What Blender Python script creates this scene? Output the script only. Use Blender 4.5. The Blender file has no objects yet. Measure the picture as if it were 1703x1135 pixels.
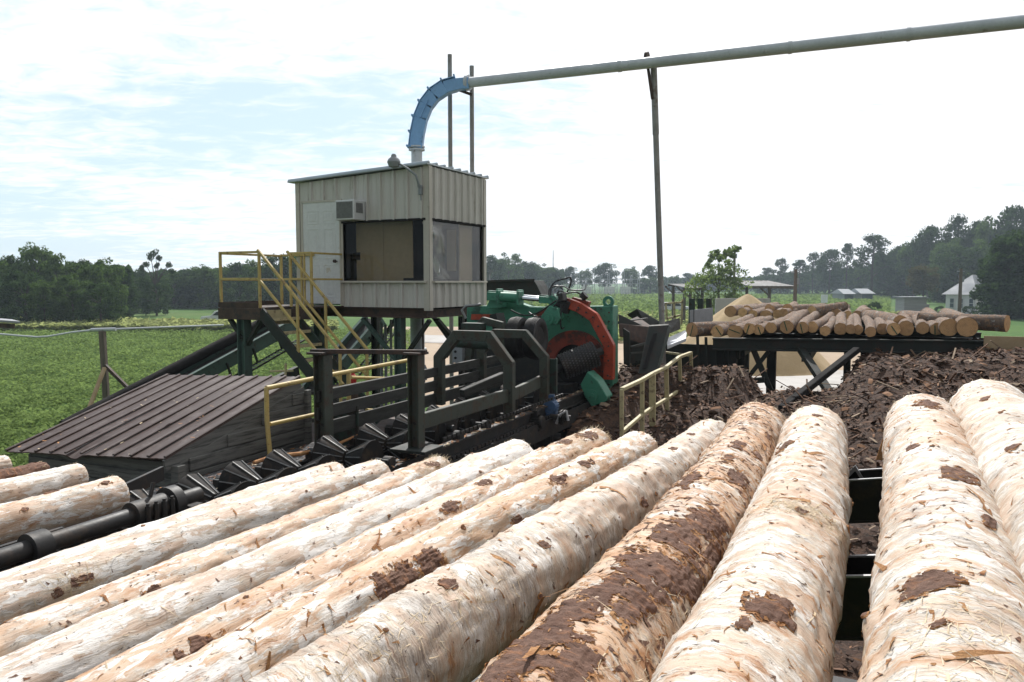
SUN_EL, SUN_AZ, SUN, SUN_ANG, SKY, EXPO, HAZE = 46, 2, 4.6, .6, .075, .36, .0004
CLB, CLMAX, CLOFF = 12.6, .94, (3.1, 1.7, 0)
import bpy, math, random
import numpy as np
from math import sin, cos, tan, atan, atan2, pi, radians, sqrt, hypot
from mathutils import Vector as V, Matrix, noise as mn
random.seed(7)
RND = random.random
def uni(a, b): return a + (b - a) * RND()
sc = bpy.context.scene
COL = sc.collection
# ------------------------------------------------------------------ camera model of the photo
F = 1300.0; CX = 851.5; CY = 567.5; TILT = atan(97.5 / 1300.0); EYEZ = 5.0
EYE = V((0, 0, EYEZ))
_fw = V((0, cos(TILT), -sin(TILT))); _up = V((0, sin(TILT), cos(TILT)))
def ray(px, py):
    return _fw + V((1, 0, 0)) * ((px - CX) / F) + _up * ((CY - py) / F)
def PY(px, py, Y):
    d = ray(px, py); return EYE + d * (Y / d.y)
def PZ(px, py, z):
    d = ray(px, py); return EYE + d * ((z - EYEZ) / d.z)
HEAD = radians(24.0)
D = V((sin(HEAD), cos(HEAD), 0)); P = V((-cos(HEAD), sin(HEAD), 0)); Z = V((0, 0, 1))
def M(u, v, z):            # mill coordinates, z relative to the eye
    return D * u + P * v + Z * (EYEZ + z)
def PU(px, py, u):
    d = ray(px, py); return EYE + d * (u / d.dot(D))
def PV(px, py, v):
    d = ray(px, py); return EYE + d * (v / d.dot(P))
def proj(p):
    q = V(p) - EYE; dz = q.dot(_fw)
    return CX + F * q.x / dz, CY - F * q.dot(_up) / dz, dz
# ------------------------------------------------------------------ objects
def tag(o, label=None, cat=None, group=None, kind=None):
    if label: o['label'] = label
    if cat: o['category'] = cat
    if group: o['group'] = group
    if kind: o['kind'] = kind
    return o
def empty(name, loc, label=None, cat=None, group=None):
    o = bpy.data.objects.new(name, None); COL.objects.link(o); o.location = V(loc); o.empty_display_size = .1
    return tag(o, label, cat, group)
def rootloc(o):
    l = V((0, 0, 0))
    while o: l += o.location; o = o.parent
    return l
KIDS = {}
def setparent(c, p):
    c.parent = p
    if p: KIDS.setdefault(p.name, []).append(c)
def copy_tree(o, parent=None):
    c = o.copy(); COL.objects.link(c)
    c.parent = parent
    if parent: KIDS.setdefault(parent.name, []).append(c)
    for ch in list(KIDS.get(o.name, [])): copy_tree(ch, c)
    return c
class MB:
    def __init__(s): s.v = []; s.f = []; s.mi = []; s.m = 0
    def add(s, vs, fs):
        n = len(s.v); s.v += [tuple(p) for p in vs]
        for f in fs: s.f.append([i + n for i in f]); s.mi.append(s.m)
        return s
    def box8(s, p):
        return s.add(p, [(0, 3, 2, 1), (4, 5, 6, 7), (0, 1, 5, 4), (1, 2, 6, 5), (2, 3, 7, 6), (3, 0, 4, 7)])
    def obox(s, c, x, y, z):   # centre and three half vectors
        c = V(c); x = V(x); y = V(y); z = V(z)
        return s.box8([c - x - y - z, c + x - y - z, c + x + y - z, c - x + y - z, c - x - y + z, c + x - y + z, c + x + y + z, c - x + y + z])
    def bar(s, a, b, w, h=None, up=Z):
        a = V(a); b = V(b); h = h or w; x = b - a; y = V(up).cross(x)
        if y.length < 1e-6: y = D.cross(x)
        if y.length < 1e-6: y = P.cross(x)
        y.normalize(); z = x.cross(y).normalized()
        return s.obox((a + b) / 2, x / 2, y * (w / 2), z * (h / 2))
    def hbeam(s, a, b, w, h=None, t=.02, up=Z):
        a = V(a); b = V(b); h = h or w; x = b - a; y = V(up).cross(x)
        if y.length < 1e-6: y = P.copy()
        y.normalize(); z = x.cross(y).normalized(); c = (a + b) / 2
        s.obox(c + z * (h / 2 - t / 2), x / 2, y * (w / 2), z * (t / 2)); s.obox(c - z * (h / 2 - t / 2), x / 2, y * (w / 2), z * (t / 2))
        return s.obox(c, x / 2, y * (t / 2), z * (h / 2 - t))
    def tube(s, a, b, r0, r1=None, n=14, caps=True):
        return s.path([a, b], [r0, r1 if r1 is not None else r0], n, caps)
    def path(s, pts, r, n=10, caps=True):
        pts = [V(p) for p in pts]
        if not isinstance(r, (list, tuple)): r = [r] * len(pts)
        vs = []; fs = []; prev = None
        for i, p in enumerate(pts):
            t = (pts[min(i + 1, len(pts) - 1)] - pts[max(i - 1, 0)]).normalized()
            if prev is None:
                a = t.cross(Z)
                if a.length < 1e-3: a = t.cross(V((1, 0, 0)))
            else: a = prev - t * prev.dot(t)
            a.normalize(); prev = a; b = t.cross(a)
            for k in range(n):
                q = 2 * pi * k / n; vs.append(p + (a * cos(q) + b * sin(q)) * r[i])
        for i in range(len(pts) - 1):
            for k in range(n):
                k2 = (k + 1) % n; fs.append((i * n + k, (i + 1) * n + k, (i + 1) * n + k2, i * n + k2))
        if caps:
            fs.append(tuple(range(n))); fs.append(tuple(reversed(range((len(pts) - 1) * n, len(pts) * n))))
        return s.add(vs, fs)
    def lathe(s, prof, o, ax, n=28, closed=False):   # prof: (offset along ax, radius)
        o = V(o); ax = V(ax).normalized(); a = ax.cross(Z)
        if a.length < 1e-3: a = ax.cross(V((1, 0, 0)))
        a.normalize(); b = ax.cross(a); vs = []; fs = []
        for (h, r) in prof:
            for k in range(n):
                q = 2 * pi * k / n; vs.append(o + ax * h + (a * cos(q) + b * sin(q)) * r)
        m = len(prof)
        for i in range(m if closed else m - 1):
            j = (i + 1) % m
            for k in range(n):
                k2 = (k + 1) % n; fs.append((i * n + k, i * n + k2, j * n + k2, j * n + k))
        if not closed: fs.append(tuple(reversed(range(n)))); fs.append(tuple(range((m - 1) * n, m * n)))
        return s.add(vs, fs)
    def prism(s, pts, ext):
        pts = [V(p) for p in pts]; ext = V(ext); n = len(pts)
        vs = pts + [p + ext for p in pts]
        fs = [tuple(range(n)), tuple(reversed(range(n, 2 * n)))]
        for k in range(n): k2 = (k + 1) % n; fs.append((k, k + n, k2 + n, k2))
        return s.add(vs, fs)
    def band(s, pts, w, ext, ax):   # flat strip of width w along pts lying in the plane with normal ax, extruded by ext
        pts = [V(p) for p in pts]; ax = V(ax).normalized(); L = []; R = []
        for i, p in enumerate(pts):
            d0 = (pts[i] - pts[i - 1]).normalized() if i else None
            d1 = (pts[i + 1] - pts[i]).normalized() if i < len(pts) - 1 else None
            n0 = ax.cross(d0) if d0 else ax.cross(d1); n1 = ax.cross(d1) if d1 else ax.cross(d0)
            n = (n0 + n1); n = n / max(n.length_squared / 2, .3)
            L.append(p + n * (w / 2)); R.append(p - n * (w / 2))
        for i in range(len(pts) - 1):
            e = V(ext); q = [L[i], R[i], R[i + 1], L[i + 1]]
            s.box8(q + [x + e for x in q])
        return s
    def build(s, name, mat, parent=None, loc=None, bevel=0, smooth=False, **kw):
        vs = s.v
        if parent: o0 = rootloc(parent)
        elif loc is not None: o0 = V(loc)
        else:
            a = np.array(vs); o0 = V(((a[:, 0].min() + a[:, 0].max()) / 2, (a[:, 1].min() + a[:, 1].max()) / 2, a[:, 2].min()))
        me = bpy.data.meshes.new(name)
        me.from_pydata([(x - o0.x, y - o0.y, z - o0.z) for x, y, z in vs], [], s.f)
        mats = mat if isinstance(mat, (list, tuple)) else [mat]
        for m in mats: me.materials.append(m)
        if len(mats) > 1: me.polygons.foreach_set('material_index', s.mi)
        import bmesh
        bm = bmesh.new(); bm.from_mesh(me); bmesh.ops.recalc_face_normals(bm, faces=bm.faces); bm.to_mesh(me); bm.free()
        if smooth:
            me.polygons.foreach_set('use_smooth', [True] * len(me.polygons))
            me.set_sharp_from_angle(angle=radians(38))
        me.update()
        o = bpy.data.objects.new(name, me); COL.objects.link(o)
        if parent: setparent(o, parent)
        else: o.location = o0
        if bevel:
            b = o.modifiers.new('bevel', 'BEVEL'); b.width = bevel; b.segments = 1; b.limit_method = 'ANGLE'; b.angle_limit = radians(40)
        return tag(o, **{k: kw[k] for k in kw})
ORD = 'first second third fourth fifth sixth seventh eighth ninth tenth eleventh twelfth thirteenth fourteenth fifteenth sixteenth seventeenth eighteenth nineteenth twentieth twenty-first twenty-second twenty-third twenty-fourth twenty-fifth'.split()
# ------------------------------------------------------------------ materials
class NT:
    def __init__(s, name):
        s.m = bpy.data.materials.new(name); s.m.use_nodes = True; s.t = s.m.node_tree; s.t.nodes.clear()
        s.out = s.n('ShaderNodeOutputMaterial')
    def n(s, k, **kw):
        x = s.t.nodes.new(k)
        for a, b in kw.items():
            if a[0] == '_': x.inputs[a[1:].replace('_', ' ')].default_value = b
            else: setattr(x, a, b)
        return x
    def l(s, a, b): s.t.links.new(a, b)
    def noise(s, vec, scale, detail=5, rough=.6, dist=0.0):
        x = s.n('ShaderNodeTexNoise'); x.inputs['Scale'].default_value = scale; x.inputs['Detail'].default_value = detail
        x.inputs['Roughness'].default_value = rough; x.inputs['Distortion'].default_value = dist; s.l(vec, x.inputs['Vector']); return x.outputs['Fac']
    def ramp(s, fac, a, b, ca=0.0, cb=1.0):
        x = s.n('ShaderNodeMapRange'); x.inputs['From Min'].default_value = a; x.inputs['From Max'].default_value = b
        x.inputs['To Min'].default_value = ca; x.inputs['To Max'].default_value = cb; s.l(fac, x.inputs['Value']); return x.outputs['Result']
    def mix(s, fac, a, b):
        x = s.n('ShaderNodeMix', data_type='RGBA')
        for i, q in ((6, a), (7, b)):
            if isinstance(q, (tuple, list)): x.inputs[i].default_value = (*q[:3], 1)
            else: s.l(q, x.inputs[i])
        if isinstance(fac, (int, float)): x.inputs[0].default_value = fac
        else: s.l(fac, x.inputs[0])
        return x.outputs[2]
    def math(s, op, a, b=None):
        x = s.n('ShaderNodeMath', operation=op)
        for i, q in ((0, a), (1, b)):
            if q is None: continue
            if isinstance(q, (int, float)): x.inputs[i].default_value = q
            else: s.l(q, x.inputs[i])
        return x.outputs[0]
    def coords(s, kind='Object', scale=(1, 1, 1), jitter=True, rot=(0, 0, 0)):
        c = s.n('ShaderNodeTexCoord').outputs[kind]
        mp = s.n('ShaderNodeMapping'); mp.inputs['Scale'].default_value = scale; mp.inputs['Rotation'].default_value = rot; s.l(c, mp.inputs['Vector'])
        if jitter:
            oi = s.n('ShaderNodeObjectInfo').outputs['Random']; k = s.math('MULTIPLY', oi, 37.0)
            cb = s.n('ShaderNodeCombineXYZ'); s.l(k, cb.inputs[0]); s.l(k, cb.inputs[1]); s.l(k, cb.inputs[2])
            s.l(cb.outputs[0], mp.inputs['Location'])
        return mp.outputs[0]
    def bsdf(s, col, rough=.6, metal=0, bump=None, bs=.3, bd=.02, spec=.5):
        b = s.n('ShaderNodeBsdfPrincipled'); b.inputs['Metallic'].default_value = metal; b.inputs['Specular IOR Level'].default_value = spec
        if isinstance(col, (tuple, list)): b.inputs['Base Color'].default_value = (*col[:3], 1)
        else: s.l(col, b.inputs['Base Color'])
        if isinstance(rough, (int, float)): b.inputs['Roughness'].default_value = rough
        else: s.l(rough, b.inputs['Roughness'])
        if bump is not None:
            q = s.n('ShaderNodeBump'); q.inputs['Strength'].default_value = bs; q.inputs['Distance'].default_value = bd
            s.l(bump, q.inputs['Height']); s.l(q.outputs[0], b.inputs['Normal'])
        s.l(b.outputs[0], s.out.inputs['Surface']); return b
def pbr(name, c1, c2=None, scale=3, rough=.6, metal=0, c3=None, t3=.58, s3=4, bump=.25, stretch=(1, 1, 1), bd=.006, spec=.4, c4=None, t4=.62, s4=14):
    t = NT(name); co = t.coords('Object', stretch)
    c2 = c2 or tuple(x * .75 for x in c1)
    n1 = t.noise(co, scale, 6, .65); col = t.mix(t.ramp(n1, .35, .65), c1, c2)
    fine = t.noise(co, scale * 9, 4, .7)
    if c3: col = t.mix(t.ramp(t.noise(co, s3, 7, .72), t3 - .05, t3 + .05), col, c3)
    if c4: col = t.mix(t.ramp(t.noise(co, s4, 6, .75), t4 - .03, t4 + .03), col, c4)
    col = t.mix(t.ramp(fine, .3, .75, .0, .35), col, tuple(x * .55 for x in c1))
    t.bsdf(col, t.ramp(n1, .3, .7, max(rough - .1, .05), min(rough + .12, 1)), metal, fine, bump, bd, spec)
    return t.m
MT = {}
def mats():
    m = MT
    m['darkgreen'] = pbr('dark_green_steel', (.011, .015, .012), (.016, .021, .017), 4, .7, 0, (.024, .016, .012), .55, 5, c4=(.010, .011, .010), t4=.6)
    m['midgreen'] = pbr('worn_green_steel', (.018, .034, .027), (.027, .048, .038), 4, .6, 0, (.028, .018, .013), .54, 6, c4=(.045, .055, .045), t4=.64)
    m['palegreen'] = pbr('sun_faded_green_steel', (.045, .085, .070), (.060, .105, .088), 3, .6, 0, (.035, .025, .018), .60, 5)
    m['oliveworn'] = pbr('worn_olive_steel', (.036, .044, .034), (.055, .062, .048), 4, .65, 0, (.050, .034, .022), .54, 6, c4=(.015, .014, .012), t4=.62)
    m['barnroof'] = pbr('weathered_barn_tin', (.19, .19, .19), (.15, .145, .14), .6, .8, 0, (.13, .10, .085), .58, 1)
    m['green'] = pbr('machine_green_paint', (.040, .185, .118), (.060, .235, .155), 3, .5, 0, (.022, .060, .044), .57, 3, c4=(.030, .026, .022), t4=.63, s4=7)
    m['red'] = pbr('machine_red_paint', (.40, .055, .022), (.30, .04, .016), 3, .5, 0, (.11, .03, .018), .56, 4, c4=(.035, .022, .018), t4=.60, s4=9)
    m['black'] = pbr('greasy_black_steel', (.014, .014, .015), (.026, .024, .023), 5, .55, 0, (.045, .032, .024), .57, 6, spec=.35)
    m['worn'] = pbr('worn_bright_steel', (.50, .50, .52), (.30, .29, .29), 12, .4, .35)
    m['rib'] = pbr('dull_rib_steel', (.19, .19, .19), (.09, .085, .08), 12, .5, .2)
    m['rollblack'] = pbr('grimy_roller_steel', (.016, .015, .015), (.026, .023, .021), 6, .75, 0, (.05, .036, .026), .56, 7, spec=.15)
    m['paintmark'] = pbr('green_spray_paint', (.05, .115, .06), (.04, .09, .05), 9, .8)
    m['rust'] = pbr('rusty_steel', (.075, .042, .03), (.05, .032, .026), 5, .75, 0, (.028, .024, .022), .55, 6)
    m['galv'] = pbr('galvanised_pipe', (.52, .54, .57), (.42, .44, .47), 2, .55, .1, (.16, .12, .10), .66, 3, c4=(.10, .07, .055), t4=.7, s4=8)
    m['pole'] = pbr('weathered_pipe_post', (.30, .29, .28), (.22, .205, .195), 3, .65, .2, (.12, .075, .05), .6, 4)
    m['blue'] = pbr('blue_duct_paint', (.17, .34, .60), (.20, .38, .64), 3, .45, 0, (.10, .16, .26), .62, 4, c4=(.12, .10, .10), t4=.7)
    m['reddark'] = pbr('grimy_red_paint', (.26, .040, .020), (.18, .032, .018), 4, .6, 0, (.05, .022, .015), .53, 5)
    m['yellow'] = pbr('faded_yellow_paint', (.50, .37, .12), (.42, .32, .13), 6, .55, 0, (.20, .12, .055), .6, 8, c4=(.07, .05, .035), t4=.66, s4=22)
    m['paleyellow'] = pbr('chalky_yellow_paint', (.50, .43, .24), (.40, .35, .20), 6, .6, 0, (.16, .12, .08), .6, 9, c4=(.05, .04, .03), t4=.64, s4=20)
    m['cream'] = pbr('cream_metal_siding', (.53, .51, .475), (.47, .455, .42), 1.2, .5, 0, (.31, .28, .235), .62, 3.2, bump=.08, stretch=(3, 3, .35), c4=(.26, .21, .155), t4=.72, s4=7)
    m['trim'] = pbr('cream_metal_trim', (.48, .45, .39), (.43, .40, .35), 1.5, .45, 0, (.32, .28, .22), .66, 3, bump=.05)
    m['tin'] = pbr('galvanised_roof_edge', (.40, .44, .47), (.34, .37, .39), 2, .4, .5)
    m['door'] = pbr('white_door_paint', (.62, .63, .63), (.56, .57, .57), 2, .45, 0, (.42, .33, .20), .66, 2.5, bump=.05)
    m['acwhite'] = pbr('off_white_plastic', (.60, .61, .62), (.54, .55, .56), 3, .4, bump=.05)
    m['acgrille'] = pbr('grey_grille', (.19, .19, .19), (.14, .14, .14), 20, .6)
    m['rubber'] = pbr('tyre_rubber', (.018, .017, .017), (.026, .024, .024), 6, .7, 0, (.05, .04, .035), .6, 10)
    m['board'] = pbr('weathered_board', (.15, .15, .14), (.095, .095, .09), 2, .85, 0, (.05, .05, .048), .56, 4, stretch=(.6, .6, 9), bump=.5)
    m['plank'] = pbr('greasy_plank', (.036, .036, .031), (.024, .024, .021), 3, .7, 0, (.02, .018, .016), .56, 5, stretch=(1, 1, 6), bump=.4)
    m['brownroof'] = pbr('brown_metal_roof', (.066, .038, .032), (.050, .031, .027), 1.4, .55, .0, (.12, .092, .084), .55, 1.6, c4=(.05, .028, .024), t4=.66, s4=7)
    m['wood'] = pbr('raw_timber', (.38, .28, .17), (.30, .21, .12), 4, .8, stretch=(1, 1, 1))
    m['oldwood'] = pbr('grey_timber_post', (.15, .12, .10), (.10, .082, .07), 3, .85, 0, (.06, .05, .045), .6, 5, stretch=(3, 3, .3), bump=.5)
    m['tan'] = pbr('tan_board', (.52, .41, .28), (.46, .36, .24), 1.5, .7, bump=.05)
    m['dark'] = pbr('dark_interior', (.024, .022, .022), (.016, .015, .015), 2, .9, spec=.1)
    m['stud'] = pbr('polished_studs', (.10, .10, .105), (.06, .06, .06), 8, .35, .6)
    m['chrome'] = pbr('chromed_rod', (.62, .63, .65), (.5, .5, .52), 4, .16, 1.0, bump=.02)
    m['motorblue'] = pbr('blue_motor_paint', (.04, .09, .19), (.05, .10, .2), 5, .45, 0, (.03, .03, .03), .58, 7)
    m['hose'] = pbr('black_hose', (.016, .016, .017), (.025, .025, .026), 5, .35)
    m['hosegrey'] = pbr('braided_hose', (.30, .31, .32), (.2, .2, .2), 30, .4, .4)
    m['grey'] = pbr('grey_enclosure', (.24, .26, .28), (.2, .215, .23), 4, .5)
    m['redcan'] = pbr('red_can', (.38, .02, .015), (.3, .02, .015), 4, .4)
    m['sawdust'] = pbr('sawdust', (.40, .29, .16), (.35, .25, .13), .6, .95, 0, (.36, .25, .13), .6, 1.5, bump=.5, bd=.05)
    m['concrete'] = pbr('pale_concrete', (.42, .40, .38), (.36, .34, .32), .15, .85, 0, (.30, .26, .22), .6, .3, bump=.1)
    m['yard'] = pbr('sandy_yard', (.36, .27, .185), (.31, .23, .16), .08, .95, 0, (.22, .16, .11), .62, .2, bump=.3, bd=.05, stretch=(1, .5, 1))
    m['road'] = pbr('pale_asphalt', (.22, .21, .20), (.18, .175, .17), .2, .9, bump=.1)
    m['white'] = pbr('white_siding', (.66, .66, .64), (.58, .58, .56), 1, .6, bump=.03, stretch=(1, 1, 12))
    m['shedwhite'] = pbr('grey_white_siding', (.36, .36, .35), (.28, .28, .27), 1, .75, 0, (.2, .2, .19), .6, 3, stretch=(.3, .3, 9))
    m['tinroof'] = pbr('grey_tin_roof', (.27, .28, .30), (.22, .23, .25), .6, .7, 0, (.28, .25, .24), .66, 1)
    m['blueglass'] = pbr('dull_window', (.05, .07, .08), (.07, .10, .11), 1, .15)
    m['carwhite'] = pbr('white_car_paint', (.66, .67, .68), (.62, .63, .64), 1, .25, bump=0)
    m['carglass'] = pbr('car_glass', (.02, .025, .03), (.03, .035, .04), 1, .1, bump=0)
    m['trunk'] = pbr('tree_bark', (.065, .05, .04), (.045, .036, .03), 3, .9, stretch=(4, 4, .6), bump=.6)
    m['signwhite'] = pbr('white_sign', (.7, .74, .78), (.6, .66, .72), 2, .5, bump=0)
    m['steelgrey'] = pbr('grey_lattice_steel', (.32, .34, .36), (.27, .29, .3), 1, .5, .3)
    # ground
    t = NT('field_grass'); co = t.coords('Object', (1, 1, 1), False)
    a = t.noise(co, .035, 5, .6); b = t.noise(co, .6, 6, .75)
    c = t.mix(t.ramp(a, .38, .62), (.048, .105, .022), (.075, .135, .030))
    c = t.mix(t.ramp(b, .42, .68, 0, .7), c, (.030, .070, .016))
    c = t.mix(t.ramp(t.noise(co, .02, 3, .5), .58, .7, 0, .6), c, (.12, .15, .045))
    t.bsdf(c, .95, 0, b, .8, .15, .1); m['ground'] = t.m
    # leaves
    def leaf(name, c1, c2, tr=.35, scale=.35):
        t = NT(name); co = t.coords('Object', (1, 1, 1)); g = t.noise(co, scale, 3, .6)
        oi = t.n('ShaderNodeObjectInfo').outputs['Random']
        col = t.mix(t.ramp(g, .40, .60), tuple(.55 * x for x in c1), c2); col = t.mix(t.math('MULTIPLY', oi, .45), col, tuple(.6 * x for x in c1))
        d = t.n('ShaderNodeBsdfDiffuse'); q = t.n('ShaderNodeBsdfTranslucent'); mx = t.n('ShaderNodeMixShader'); mx.inputs[0].default_value = tr
        t.l(col, d.inputs[0]); t.l(t.mix(.5, col, (c2[0] * 1.25, c2[1] * 1.3, c2[2])), q.inputs[0]); t.l(d.outputs[0], mx.inputs[1]); t.l(q.outputs[0], mx.inputs[2]); t.l(mx.outputs[0], t.out.inputs['Surface'])
        return t.m
    m['leaf'] = leaf('broad_leaves', (.050, .095, .030), (.095, .150, .044), scale=8)
    m['leafdark'] = leaf('dark_leaves', (.030, .060, .025), (.056, .095, .034), .3, 8)
    m['leafpale'] = leaf('pale_leaves', (.14, .20, .065), (.17, .23, .08), .5, 8)
    m['leaftan'] = leaf('tan_leaves', (.085, .085, .035), (.11, .10, .045), .35, 3)
    m['needle'] = leaf('pine_needles', (.036, .066, .030), (.060, .098, .038), .3, 8)
    m['crop'] = leaf('crop_leaves', (.15, .22, .07), (.22, .30, .105), .4, .6)
    m['dry'] = leaf('tall_grass', (.32, .36, .15), (.38, .41, .19), .5, .1)
    # glass
    t = NT('tinted_window_glass'); tr = t.n('ShaderNodeBsdfTransparent'); tr.inputs[0].default_value = (.80, .80, .78, 1)
    gl = t.n('ShaderNodeBsdfGlossy'); gl.inputs['Roughness'].default_value = .03; gl.inputs[0].default_value = (.9, .9, .92, 1)
    lw = t.n('ShaderNodeLayerWeight'); lw.inputs[0].default_value = .25
    mx = t.n('ShaderNodeMixShader'); t.l(t.ramp(lw.outputs['Fresnel'], 0, 1, .01, .13), mx.inputs[0]); t.l(tr.outputs[0], mx.inputs[1]); t.l(gl.outputs[0], mx.inputs[2]); t.l(mx.outputs[0], t.out.inputs['Surface']); m['glass'] = t.m
    t = NT('crumpled_clear_film'); tr = t.n('ShaderNodeBsdfTransparent'); gl = t.n('ShaderNodeBsdfGlossy'); gl.inputs['Roughness'].default_value = .12
    co = t.coords('Object'); nz = t.noise(co, 9, 4, .6)
    bp = t.n('ShaderNodeBump'); bp.inputs['Strength'].default_value = .6; bp.inputs['Distance'].default_value = .03; t.l(nz, bp.inputs['Height']); t.l(bp.outputs[0], gl.inputs['Normal'])
    mx = t.n('ShaderNodeMixShader'); mx.inputs[0].default_value = .34; t.l(tr.outputs[0], mx.inputs[1]); t.l(gl.outputs[0], mx.inputs[2]); t.l(mx.outputs[0], t.out.inputs['Surface']); m['film'] = t.m
mats()
# ------------------------------------------------------------------ peeled logs
def peeled(name, ring=False, white=.5, orange=.58, dirt=.60, warm=0.0, dark=.60, seed=0.0):
    t = NT(name); c0 = t.n('ShaderNodeTexCoord').outputs['UV']
    mp0 = t.n('ShaderNodeMapping'); mp0.inputs['Location'].default_value = (seed * 7.3, seed * 3.1, 0); mp0.inputs['Rotation'].default_value = (0, 0, .14 if ring else .03); t.l(c0, mp0.inputs['Vector'])
    nz = t.n('ShaderNodeTexNoise'); nz.inputs['Scale'].default_value = 14; nz.inputs['Detail'].default_value = 5; t.l(mp0.outputs[0], nz.inputs['Vector'])
    va = t.n('ShaderNodeVectorMath', operation='MULTIPLY_ADD'); va.inputs[1].default_value = (.03, .03, 0); t.l(nz.outputs['Color'], va.inputs[0]); t.l(mp0.outputs[0], va.inputs[2])
    def st(a, b, o=0):
        mp = t.n('ShaderNodeMapping'); mp.inputs['Scale'].default_value = (a, b, 1); mp.inputs['Location'].default_value = (o, o * 1.7, 0); t.l(va.outputs[0], mp.inputs['Vector']); return mp.outputs[0]
    A, B = (30, 9) if ring else (8, 26)          # tooling runs round the log, or along it
    big = t.noise(st(2.0, 2.6, 3), 1, 3, .55)    # broad areas peeled deeper or shallower
    f = t.noise(st(A, B), .55, 8, .74)
    f = t.math('ADD', f, t.math('MULTIPLY', t.math('SUBTRACT', big, .5), .38))
    w = (white - .5) * .18 + .018
    tan1 = (.40 + warm * .04, .265 - warm * .02, .18 - warm * .05); tan2 = (.57 + warm * .01, .44 - warm * .03, .345 - warm * .07)
    col = t.mix(t.ramp(t.noise(st(A * .5, B * .5, 9), 1, 5, .65), .36, .62), tan1, tan2)
    hair = t.noise(st(A * .35, B * 6, 5) if not ring else st(A * 4.5, B * .5, 5), 1, 6, .75)
    mw = t.ramp(f, .475 - w, .545 - w); mw2 = t.ramp(f, .55 - w, .62 - w)
    col = t.mix(mw, col, t.mix(t.ramp(hair, .36, .56), (.43, .34, .255), (.59, .515, .43)))
    col = t.mix(mw2, col, t.mix(t.ramp(hair, .34, .5), (.50, .43, .36), (.73, .695, .655)))
    if not ring:      # crisp shaved facets
        vo = t.n('ShaderNodeTexVoronoi', distance='CHEBYCHEV', voronoi_dimensions='2D'); vo.inputs['Scale'].default_value = 1; t.l(st(A * 1.5, B * 1.25, 2), vo.inputs['Vector'])
        sp = t.n('ShaderNodeSeparateColor'); t.l(vo.outputs['Color'], sp.inputs[0])
        g_ = t.math('ADD', t.math('MULTIPLY', sp.outputs[0], .30), t.math('ADD', t.math('MULTIPLY', t.noise(st(A, B, 44), .7, 7, .72), .70), t.math('MULTIPLY', t.math('SUBTRACT', big, .5), .3)))
        col = t.mix(t.ramp(g_, .555 - w * .8, .575 - w * .8, 0, .9), col, t.mix(t.ramp(hair, .36, .5), (.55, .49, .43), (.74, .71, .675)))
        vo2 = t.n('ShaderNodeTexVoronoi', distance='CHEBYCHEV', voronoi_dimensions='2D'); vo2.inputs['Scale'].default_value = 1; t.l(st(A * 1.1, B * 1.0, 7), vo2.inputs['Vector']); sp2_ = t.n('ShaderNodeSeparateColor'); t.l(vo2.outputs['Color'], sp2_.inputs[0])
        g2 = t.math('ADD', t.math('MULTIPLY', sp2_.outputs[1], .28), t.math('MULTIPLY', t.noise(st(A, B, 77), .8, 7, .72), .72))
        col = t.mix(t.ramp(g2, .555, .58, 0, .8), col, t.mix(t.ramp(hair, .4, .6), tan1, tan2))
    mo = t.ramp(t.noise(st(A * .55, B * .55, 13), 1, 9, .78), orange - .04, orange + .035)
    col = t.mix(t.math('MULTIPLY', mo, .85), col, t.mix(t.ramp(hair, .4, .6), (.30, .12, .045), (.50, .27, .12)))
    md = t.ramp(t.noise(st(3.5, 4, 21), 1, 8, .72), dirt - .03, dirt + .12, 0, .75)
    col = t.mix(md, col, t.mix(t.ramp(hair, .42, .58), (.15, .115, .10), (.42, .36, .30)))
    ln = t.ramp(hair, .635, .69, 0, .75)
    col = t.mix(ln, col, (.13, .085, .06))
    sk = t.ramp(t.noise(st(A * 1.1 + 14, B * 1.1 + 14, 31), 1, 8, .80), dark, dark + .035)
    col = t.mix(sk, col, (.085, .042, .028))
    h = t.math('ADD', t.math('MULTIPLY', mw2, .35), t.math('ADD', t.math('MULTIPLY', hair, .9), t.math('MULTIPLY', sk, 1.2)))
    t.bsdf(col, t.ramp(hair, .3, .7, .45, .7), 0, h, .7, .006, .35); return t.m
PEEL = dict(A=(False, .66, .66, .66, 0), B=(False, .56, .63, .60, 0), C=(False, .45, .565, .56, .6), D=(False, .82, .68, .68, 0), E=(False, .42, .56, .60, .7), F=(False, .40, .58, .62, .9), G=(True, .62, .61, .50, 0), H=(True, .38, .515, .55, .8), I=(True, .64, .575, .59, .2), J=(True, .62, .565, .545, .3), K=(True, .72, .62, .56, 0), L=(False, .40, .59, .62, .3), M=(False, .60, .62, .64, 0))
for n_, (k_, q_) in enumerate(PEEL.items()): MT['peel' + k_] = peeled('peeled_wood_' + k_.lower(), q_[0], q_[1], q_[2], q_[3], q_[4], .60 if k_ != 'H' else .57, n_ * 1.37)
def barkmat(name, c1, c2, c3):
    t = NT(name); co = t.coords('Object', (1, 1, 1)); n1 = t.noise(co, 11, 7, .75); n2 = t.noise(co, 60, 6, .8); n3 = t.noise(t.coords('Object', (45, 12, 12)), 1, 6, .7)
    col = t.mix(t.ramp(n1, .38, .62), c1, c2); col = t.mix(t.ramp(n3, .54, .66), col, c3); col = t.mix(t.ramp(n2, .56, .66, 0, .6), col, tuple(x * .4 for x in c1)); col = t.mix(t.ramp(n3, .30, .42, .8, 0), col, tuple(x * .35 for x in c1))
    t.bsdf(col, .8, 0, t.math('ADD', n2, t.math('MULTIPLY', n3, 1.2)), .9, .012, .25); return t.m
MT['bark'] = barkmat('dark_pine_bark', (.135, .068, .046), (.20, .115, .082), (.32, .15, .075))
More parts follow.
